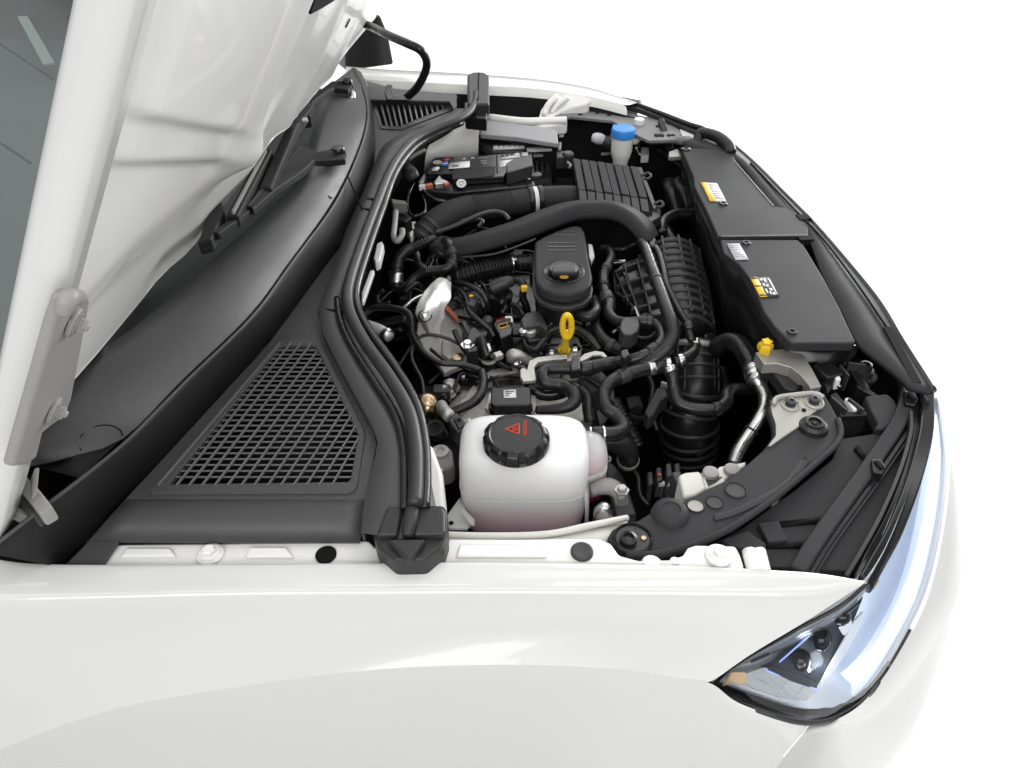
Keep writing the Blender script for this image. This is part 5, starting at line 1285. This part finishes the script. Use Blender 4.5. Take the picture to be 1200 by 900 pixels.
# mould seam and shallow vertical ribs
tube('mould_seam', [(zF(320, 240, .80), .002), (zF(345, 470, .775), .0025), (zF(352, 560, .75), .003), (zF(350, 690, .70), .003)], .0025, 'tank', tk, per=6, sides=8)
strip('seam_flange', [zF(440, 400, .775), zF(435, 445, .77), zF(380, 470, .77), zF(345, 500, .77), zF(350, 600, .75), zF(352, 690, .71)], .004, .008, 'tank', tk)
plate('foot_tab', zE.l([(490, 660), (555, 568), (600, 660), (622, 680), (590, 716), (505, 715)], .735), .006, 'tank', tk, .002)
plate('foot_tab', zE.l([(560, 640), (580, 625), (625, 672), (625, 700), (600, 690)], .742), .006, 'tank', tk, .002)
lathe('tab_hole', zE(515, 692, .7355), [(.0035, 0), (.0035, .0008), (0, .0008)], 'deep', tk, 10)
lathe('spigot', zF(345, 276, .788), [(.010, -.012), (.010, .016), (.012, .016), (.012, .02), (0, .02)], 'tank', tk, 18, (1, 0, .05))
cc = zE(820, 268, .858)
lathe('neck', Vector((cc.x, cc.y, .832)), [(.036, -.006), (.036, .012), (0, .012)], 'tank', tk, 36)
def castle(a, h):
    if h < -.001 or h > .0136: return 1
    t = (a * 10 / (2 * math.pi)) % 1
    return 1.0 if t < .6 else .925
tcap = lathe('pressure_cap', Vector((cc.x, cc.y, .840)), [(.0445, -.004), (.0455, -.002), (.0455, .000), (.0455, .010), (.0430, .0135), (.038, .0172), (.0365, .0172), (.035, .0160), (0, .0160)], 'plastic', tk, 144, (0, 0, 1), 0, castle)
# printed warning triangle and caution line on the cap
zc_ = .8567
def cpt(x, y): return zE(x, y, zc_)
tri = [cpt(770, 251), cpt(834, 224), cpt(834, 274)]
for a_, b_ in zip(tri, tri[1:] + tri[:1]):
    bar('warning_triangle', a_, b_, .0016, .0008, 'print_r', tcap)
for k in range(3):
    bar('warning_mark', cpt(800, 243 + 7 * k), cpt(826, 241 + 7 * k), .0011, .0008, 'print_r', tcap)
for k in range(9):
    bar('caution_letter', cpt(857, 214 + 7.6 * k), cpt(870, 214 + 7.6 * k), .0012, .0008, 'print_r', tcap)
bar('caution_letter', cpt(855, 212), cpt(855, 280), .0006, .0008, 'print_r', tcap)
# plug and cable clip left of the tank
pc_ = plate('cable_plug', zE.l([(500, 205), (540, 168), (595, 230), (590, 245), (545, 268), (520, 240)], .80), .03, 'plasticg', None, .003)
tag(pc_, 'black rectangular plug at the left shoulder of the coolant tank', 'connector')
plate('plug_face', zE.l([(525, 200), (552, 190), (585, 228), (550, 250)], .803), .006, 'plastic', pc_, .002)
lathe('plug_pin', zE(551, 208, .8035), [(.003, 0), (.003, .001), (0, .001)], 'deep', pc_, 12)
plate('white_tail', zE.l([(590, 205), (605, 198), (612, 215), (600, 228)], .80), .008, 'sticker', pc_, .001)
tube('plug_cable', zE.t([(505, 190, .79, .010), (480, 165, .78, .010), (470, 140, .77, .009)]), .01, 'alu', pc_, per=5)
mt = thing('engine_mount', 'grey cast engine mount foot between seal and coolant tank', 'mount', zE(460, 380, .70))
plate('mount_foot', zE.l([(418, 365), (440, 335), (490, 330), (520, 340), (530, 420), (480, 440), (440, 430)], .735), .04, 'primer', mt, .006)
lathe('mount_washer', zE(465, 358, .736), [(.014, 0), (.013, .003), (.006, .0035), (.006, .002), (0, .002)], 'alu', mt, 24)
plate('white_edge', zE.l([(425, 410), (480, 440), (465, 448), (440, 445)], .742), .006, 'sticker', mt, .001)
lathe('rubber_bush', zE(440, 262, .74), [(.016, -.02), (.017, 0), (.013, .006), (.006, .006), (0, .004)], 'plastic', mt, 24, (-.2, -.4, 1))
lathe('rubber_ring', zE(440, 248, .75), [(.014, 0), (.014, .003), (.010, .003), (.010, 0)], 'plasticg', mt, 24, (-.2, -.4, 1))

# ---- alternator and mount right of the tank
al = thing('alternator_mount', 'grey cast mount with bolt between coolant tank and bracket', 'mount', zF(500, 580, .66))
plate('dark_shield', zF.l([(435, 400), (475, 405), (520, 460), (560, 560), (590, 650), (480, 670), (440, 500)], .69), .08, 'plasticg', al, .006)
tube('cast_arm', zF.t([(370, 535, .745, .012), (420, 520, .75, .014), (470, 525, .75, .014), (505, 560, .745, .012), (515, 610, .735, .010)]), .013, 'primer', al, per=6, flat=.7)
plate('ear', zF.l([(485, 520), (525, 520), (545, 540), (535, 570), (500, 580), (490, 550)], .755), .02, 'primer', al, .003)
bolt(zF(515, 540, .756), .007, .008, 'alu', al)
lathe('white_nut', zF(428, 640, .745), [(.013, -.01), (.014, 0), (.012, .003), (.010, .012), (.006, .016), (0, .017)], 'steel', al, 10, (0, -.2, 1))
lathe('nut_base', zF(432, 668, .73), [(.015, -.02), (.016, 0), (0, .001)], 'plastic', al, 20)
lathe('ring_tag', zF(447, 395, .755), [(.006, 0), (.006, .003), (.0035, .003), (.0035, 0)], 'zinc', al, 16)

# ---- fuse carriers and pale blocks behind the bracket
fc = thing('fuse_carrier', 'black fuse carrier with small levers below the air barrel', 'fuse box', zF(720, 470, .62))
plate('carrier_base', zF.l([(630, 480), (680, 510), (760, 520), (800, 500), (790, 570), (700, 580), (640, 530)], .655), .04, 'plastic', fc, .003)
for x, y, h_ in ((648, 470, .68), (690, 450, .70), (735, 430, .71), (775, 430, .70)):
    q = plate('lever', zF.l([(x - 15, y - 20), (x + 12, y - 24), (x + 20, y + 40), (x - 12, y + 46)], h_), .04, 'plasticg', fc, .003)
lathe('red_dot', zF(690, 465, .701), [(.003, 0), (.003, .001), (0, .001)], 'print_r', fc, 10)
for x in (700, 738):
    box('white_clip', zF(x, 508, .69), (.010, .006, .008), 'sticker', fc, 0, .001)
pb = thing('pale_bracket', 'pale metal block with bolts behind the curved bracket', 'bracket', zF(870, 490, .80))
plate('block', zF.l([(780, 465), (810, 452), (880, 445), (895, 470), (912, 530), (860, 560), (805, 575)], .845), .05, 'apron', pb, .004)
plate('tongue', zF.l([(885, 452), (960, 440), (970, 425), (1060, 410), (1100, 400), (1095, 420), (1000, 485), (1000, 500), (905, 535)], .842), .02, 'apron', pb, .003)
plate('gap', zF.l([(905, 480), (990, 472), (960, 500), (920, 520)], .8428), .003, 'plasticg', pb, .001)
for x, y in ((1030, 448), (930, 462)):
    lathe('bolt', zF(x, y, .843), [(.011, 0), (.010, .005), (.007, .006), (0, .006)], 'primer', pb, 20)
box('plastic_foot', zF(770, 522, .80), (.012, .02, .04), 'plasticg', pb, .2, .002)

# ================================================================ battery
bt_ = thing('battery', 'black car battery with coloured stickers and rusty red terminal', 'battery', zA(650, 560, .70))
T0 = zT.l([(145, 470), (200, 345), (230, 330), (520, 320), (760, 305), (1060, 278), (1078, 300), (1080, 400), (850, 470), (835, 498), (590, 512), (375, 522), (365, 470)], .845)
plate('battery_case', zT.l([(130, 480), (205, 342), (1078, 285), (1100, 440), (1105, 575), (380, 640), (130, 620)], .828), .14, 'plastic', bt_, .004)
tp1 = plate('battery_lid', T0, .016, 'plastic', bt_, .003)
plate('grey_flap', zT.l([(372, 470), (385, 435), (560, 425), (755, 415), (752, 460), (735, 490), (590, 510), (375, 522)], .848), .004, 'cover', tp1, .002)
plate('label_field', zT.l([(350, 372), (400, 345), (520, 330), (700, 318), (745, 320), (757, 350), (755, 412), (540, 425)], .8465), .0025, 'plasticg', tp1, .001)
plate('white_label', zT.l([(348, 382), (530, 364), (526, 418), (340, 434)], .8485), .001, 'sticker', tp1, 0)
bar('label_word', zT(376, 410, .8491), zT(430, 405, .8491), .006, .0006, 'print_d', tp1)
plate('red_label', zT.l([(298, 345), (347, 340), (342, 356), (290, 360)], .8465), .001, 'print_r', tp1, 0)
plate('blue_label', zT.l([(285, 368), (338, 362), (332, 402), (272, 408)], .8465), .001, 'print_b', tp1, 0)
bar('blue_label_band', zT(282, 388, .847), zT(334, 384, .847), .003, .0006, 'sticker', tp1)
lathe('round_badge', zT(243, 378, .8455), [(.010, 0), (.010, .0012), (.0075, .0012), (.0075, .0008), (0, .0008)], 'silverst', tp1, 24)
lathe('badge_core', zT(243, 378, .8465), [(.005, 0), (.005, .0006), (0, .0006)], 'print_o', tp1, 3)
plate('oval_label', zT.l([(192, 430), (215, 418), (262, 415), (262, 428), (245, 446), (198, 448)], .8465), .001, 'sticker', tp1, 0)
for x0, x1, y in ((605, 690, 338), (625, 680, 362), (625, 680, 378), (640, 675, 392)):
    bar('label_print', zT(x0, y, .8475), zT(x1, y - 6, .8475), .003, .0006, 'print_g', tp1)
lathe('recycle_mark', zT(554, 338, .847), [(.006, 0), (.006, .0006), (.004, .0006), (.004, 0)], 'sticker', tp1, 3)
bar('label_print', zT(470, 346, .847), zT(492, 344, .847), .004, .0006, 'sticker', tp1)
wl = plate('white_label', zT.l([(795, 318), (965, 292), (972, 330), (800, 350)], .8462), .001, 'silverst', tp1, 0)
for k in range(4): plate('label_cell', zT.l([(800 + 42 * k, 314 - 6 * k), (832 + 42 * k, 310 - 6 * k), (834 + 42 * k, 322 - 6 * k), (802 + 42 * k, 328 - 6 * k)], .8469), .0008, 'print_d' if k != 3 else 'sticker', wl, 0)
plate('white_label', zT.l([(790, 362), (910, 350), (850, 385), (845, 410), (795, 414)], .8462), .001, 'sticker', tp1, 0)
plate('white_label', zT.l([(980, 292), (1040, 284), (1042, 318), (985, 322)], .8462), .001, 'silverst', tp1, 0)
plate('terminal_guard', zT.l([(848, 398), (930, 350), (1075, 300), (1082, 402), (960, 440), (852, 468)], .858), .03, 'plasticg', bt_, .003)
bar('case_groove', zT(765, 312, .8462), zT(770, 470, .8462), .003, .002, 'deep', tp1)
# negative clamp with copper red lug
ngc = thing('battery_clamp', 'silver terminal clamp with red lug at the left battery end', 'clamp', zT(255, 540, .83))
plate('clamp_body', zT.l([(205, 545), (262, 475), (290, 515), (345, 540), (335, 560), (300, 556), (215, 560)], .84), .02, 'steel', ngc, .004)
bar('red_lug', zT(135, 572, .842), zT(200, 560, .842), .009, .01, 'copper', ngc, .002)
bar('red_lug', zT(300, 562, .842), zT(345, 548, .842), .009, .008, 'copper', ngc, .002)
bar('white_lug', zT(80, 578, .843), zT(135, 572, .843), .010, .012, 'sticker', ngc, .002)
plate('white_strap', zT.l([(75, 550), (130, 465), (140, 490), (120, 545), (95, 560)], .838), .01, 'zinc', ngc, .002)
plate('black_guard', zT.l([(215, 570), (300, 565), (310, 598), (220, 605)], .832), .02, 'gloss', ngc, .003)
tube('vent_tube', zT.t([(425, 690, .80), (430, 630, .82), (438, 590, .835)]), .003, 'rubber', ngc, per=5)
lathe('spiral_ring', zT(455, 567, .842), [(.0105, 0), (.0105, .003), (.0065, .003), (.0065, 0)], 'sticker', ngc, 24, (0, -.6, 1))
lathe('spiral_dot', zT(455, 570, .842), [(.003, 0), (.003, .003), (0, .003)], 'sticker', ngc, 10, (0, -.6, 1))
ps = thing('battery_post', 'bright round battery post under the grey terminal guard', 'terminal', zT(1000, 490, .80))
lathe('post', zT(1000, 500, .815), [(.018, -.02), (.020, 0), (.017, .010), (.010, .014), (0, .015)], 'steel', ps, 24, (.1, -.3, 1))
plate('post_arm', zT.l([(1020, 480), (1060, 490), (1065, 520), (1010, 515)], .83), .01, 'steel', ps, .002)
plate('grey_paddle', zT.l([(1062, 478), (1130, 455), (1162, 468), (1158, 490), (1110, 500), (1068, 495)], .835), .008, 'plasticg', ps, .002)

# ================================================================ fuse box behind the battery
fb = thing('fuse_box', 'fuse box with flat grey lid behind the battery', 'fuse box', zA(830, 380, .74))
plate('lid', zA.l([(652, 328), (672, 318), (1000, 362), (1012, 375), (1018, 432), (960, 424), (820, 402), (652, 388)], .868), .012, 'primer', fb, .003).data.materials[0] = M['print_g']
plate('box_wall', zA.l([(642, 340), (660, 330), (1010, 380), (1012, 436), (640, 392)], .854), .10, 'plastic', fb, .003)
plate('step', zA.l([(645, 425), (700, 430), (850, 432), (880, 420), (1010, 432), (1005, 448), (870, 450), (855, 470), (705, 470)], .838), .02, 'plasticg', fb, .003)
q = zA.l([(710, 432), (862, 428), (858, 455), (712, 462)], .8395)
l_ = quad_print('label', q, .0012, 'silverst', fb)
for k in range(6): quad_print('label_cell', along(q, .02 + .165 * k, .15 + .165 * k, .2, .8, .0006), .0006, 'sticker', l_)
rl = thing('relay_block', 'black ribbed relay block with pale top strips beside the battery', 'relay block', zA(930, 540, .70))
plate('block', zA.l([(895, 470), (985, 462), (990, 640), (900, 645)], .80), .12, 'gloss', rl, .003)
for x in (915, 940, 965): bar('rib', zA(x, 480, .812), zA(x + 5, 640, .79), .004, .01, 'plasticg', rl)
bar('pale_strip', zA(870, 458, .842), zA(985, 452, .842), .012, .006, 'silverst', rl)
bar('pale_strip', zA(900, 482, .825), zA(975, 478, .825), .010, .006, 'primer', rl)
plug = conn('square_plug', 'square grey plug between relay block and air filter box', 'connector', zA, [(1005, 468), (1045, 465), (1048, 495), (1008, 498)], .838, .03, 'plasticg')
tube('wire', zA.t([(1022, 465, .84), (1024, 445, .845), (1025, 430, .85)]), .004, 'primer', plug, per=4)
lathe('side_knob', zA(1062, 500, .83), [(.014, -.02), (.014, .01), (.010, .014), (0, .014)], 'plasticg', plug, 18)
tube('side_loop', zA.t([(1060, 520, .83), (1075, 535, .83), (1070, 545, .83)]), .003, 'primer', plug, per=5)
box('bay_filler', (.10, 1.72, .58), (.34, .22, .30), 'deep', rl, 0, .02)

# ================================================================ air filter box
af = thing('air_filter_box', 'black air filter box with a planked grey lid', 'air filter', zB(470, 700, .66))
L0, L1, L2, L3 = (285, 500), (590, 542), (652, 732), (318, 686)
plate('box_body', zB.l([(290, 510), (600, 545), (690, 740), (690, 790), (640, 810), (600, 775), (325, 720), (300, 600)], .818), .16, 'plastic', af, .004)
q4 = zB.l([L0, L1, L2, L3], .846)
sh = zB.l([(300, 560), (620, 625), (652, 732), (318, 686)], .846)
n_p = 8
for k in range(n_p):
    a0_, a1_ = k / n_p, (k + 1) / n_p - .012
    plate('lid_plank', along(q4, a0_, a1_, (.03 if k % 2 else 0.0), .80, .003 if k % 2 else 0.), .022, 'cover', af, .002)
    plate('lid_plank', [p + Vector((0, 0, d_)) for p, d_ in zip(along(q4, a0_, a1_, .81, 1.0), (0, 0, -.010, -.010))], .022, 'plasticg', af, .002)
bar('rim', zB(598, 542, .838), zB(672, 735, .838), .010, .012, 'plasticg', af, .002)
plate('rim_corner', zB.l([(655, 742), (690, 730), (700, 745), (695, 775), (640, 808), (615, 785), (655, 770)], .832), .02, 'plasticg', af, .003)
for x, y in ((632, 585), (690, 718)):
    tube('wire_clip', zB.t([(x - 22, y - 2, .838), (x + 4, y - 14, .842), (x + 20, y, .842), (x + 8, y + 12, .84), (x - 14, y + 12, .838)]), .0032, 'plasticg', af, per=5, sides=8)
for k in range(4):
    bar('body_rib', zB(340 + 85 * k, 712 + 16 * k, .822), zB(345 + 85 * k, 760 + 16 * k, .79), .006, .012, 'plasticg', af, .001)

# ================================================================ washer filler
wf = thing('washer_filler', 'white washer fluid filler neck with bright blue cap', 'washer filler', zB(525, 520, .74))
c = zU(682, 290, .885)
ax_ = (0, 0, 1)
bc = lathe('blue_cap', Vector((c.x, c.y, .862)), [(.0265, 0), (.0285, .002), (.0285, .016), (.0265, .0205), (.022, .022), (0, .022)], 'blue', wf, 48, ax_, 0, lambda a, h: 1 + (.012 * math.cos(24 * a) if h < .018 else 0))
lathe('cap_tab', zU(600, 320, .868), [(.005, 0), (.005, .012), (0, .012)], 'blue', wf, 10)
lathe('neck', Vector((c.x, c.y, .862)), [(.0165, -.115), (.0165, -.07), (.0185, -.066), (.0185, -.058), (.022, -.050), (.0255, -.035), (.0255, .0), (0, .0)], 'white_pl', wf, 40)
tube('side_spout', zU.t([(760, 410, .85, .010), (800, 400, .85, .012), (818, 420, .845, .008)]), .01, 'white_pl', wf, per=5)
tube('tether', zU.t([(790, 470, .83), (810, 500, .82), (830, 535, .81)]), .003, 'white_pl', wf, per=5, sides=8)
tube('tether', zU.t([(820, 440, .84), (812, 480, .83), (832, 530, .81)]), .0025, 'plastic', wf, per=5, sides=8)
plate('white_bracket', zU.l([(840, 405), (905, 420), (905, 540), (835, 545)], .80), .02, 'white_pl', wf, .003)
lv = thing('leveling_motor', 'white plastic motor housing left of the washer filler', 'motor', zU(455, 390, .80))
tube('housing', zU.t([(410, 385, .835, .010), (440, 390, .835, .0135), (480, 398, .832, .0135), (500, 402, .83, .012)]), .012, 'silverst', lv, per=6)
tube('grey_barrel', zU.t([(515, 420, .825, .015), (560, 430, .825, .017), (600, 440, .82, .016)]), .016, 'plasticg', lv, per=5)
bar('rod', zU(485, 520, .80), zU(610, 508, .80), .006, .006, 'primer', lv, .001)
bar('stem', zU(412, 440, .815), zU(418, 560, .78), .006, .006, 'plastic', lv)
conn('bay_clip', 'thin grey wire clip on the far dark wall', 'clip', zU, [(110, 340), (150, 338), (156, 370), (115, 372), (114, 364), (146, 362), (143, 348), (112, 349)], .84, .004, 'primer', .001)

# ---- further looms and lines threaded between the larger parts
hose(zF.t([(560, 430, .66), (590, 480, .66), (600, 560, .655), (640, 610, .65)]), .006, 'black cable dropping behind the fuse carrier')
hose(zD.t([(560, 520, .78), (600, 545, .785), (650, 540, .785), (690, 500, .78)]), .0045, 'thin black cable under the square hose clip', 'plastic')
hose(zD.t([(470, 520, .77), (500, 500, .78), (515, 520, .785)]), .004, 'short bright wire left of the square hose clip', 'steel')
hose(zD.t([(980, 690, .68, .014), (1000, 760, .67, .014), (1010, 830, .66, .014)]), .014, 'dark hose standing right of the ribbed air barrel', 'plastic')
hose(zF.t([(640, 0, .70), (660, 60, .70), (650, 150, .69), (680, 260, .66)]), .006, 'black loom hanging left of the ribbed air barrel', 'plastic')
hose(zC.t([(620, 560, .765), (640, 640, .755), (720, 655, .75), (760, 620, .755)]), .005, 'black wire looping past the white marked sensor')
hose(zC.t([(960, 500, .78), (1000, 470, .79), (1080, 460, .795), (1130, 480, .79)]), .005, 'black wire between coil pack and breather housing')
hose(zC.t([(300, 330, .78), (330, 300, .79), (360, 290, .79), (380, 310, .78)]), .006, 'black tube tucked left of the heat shield')
hose(zC.t([(200, 320, .79), (170, 350, .78), (180, 390, .775), (230, 380, .78)]), .006, 'black tube behind the seal near the metal sleeve')
hose(zA.t([(560, 800, .82), (620, 790, .825), (660, 800, .825), (640, 830, .82)]), .007, 'small dark elbow below the corrugated duct sleeve', 'plastic')
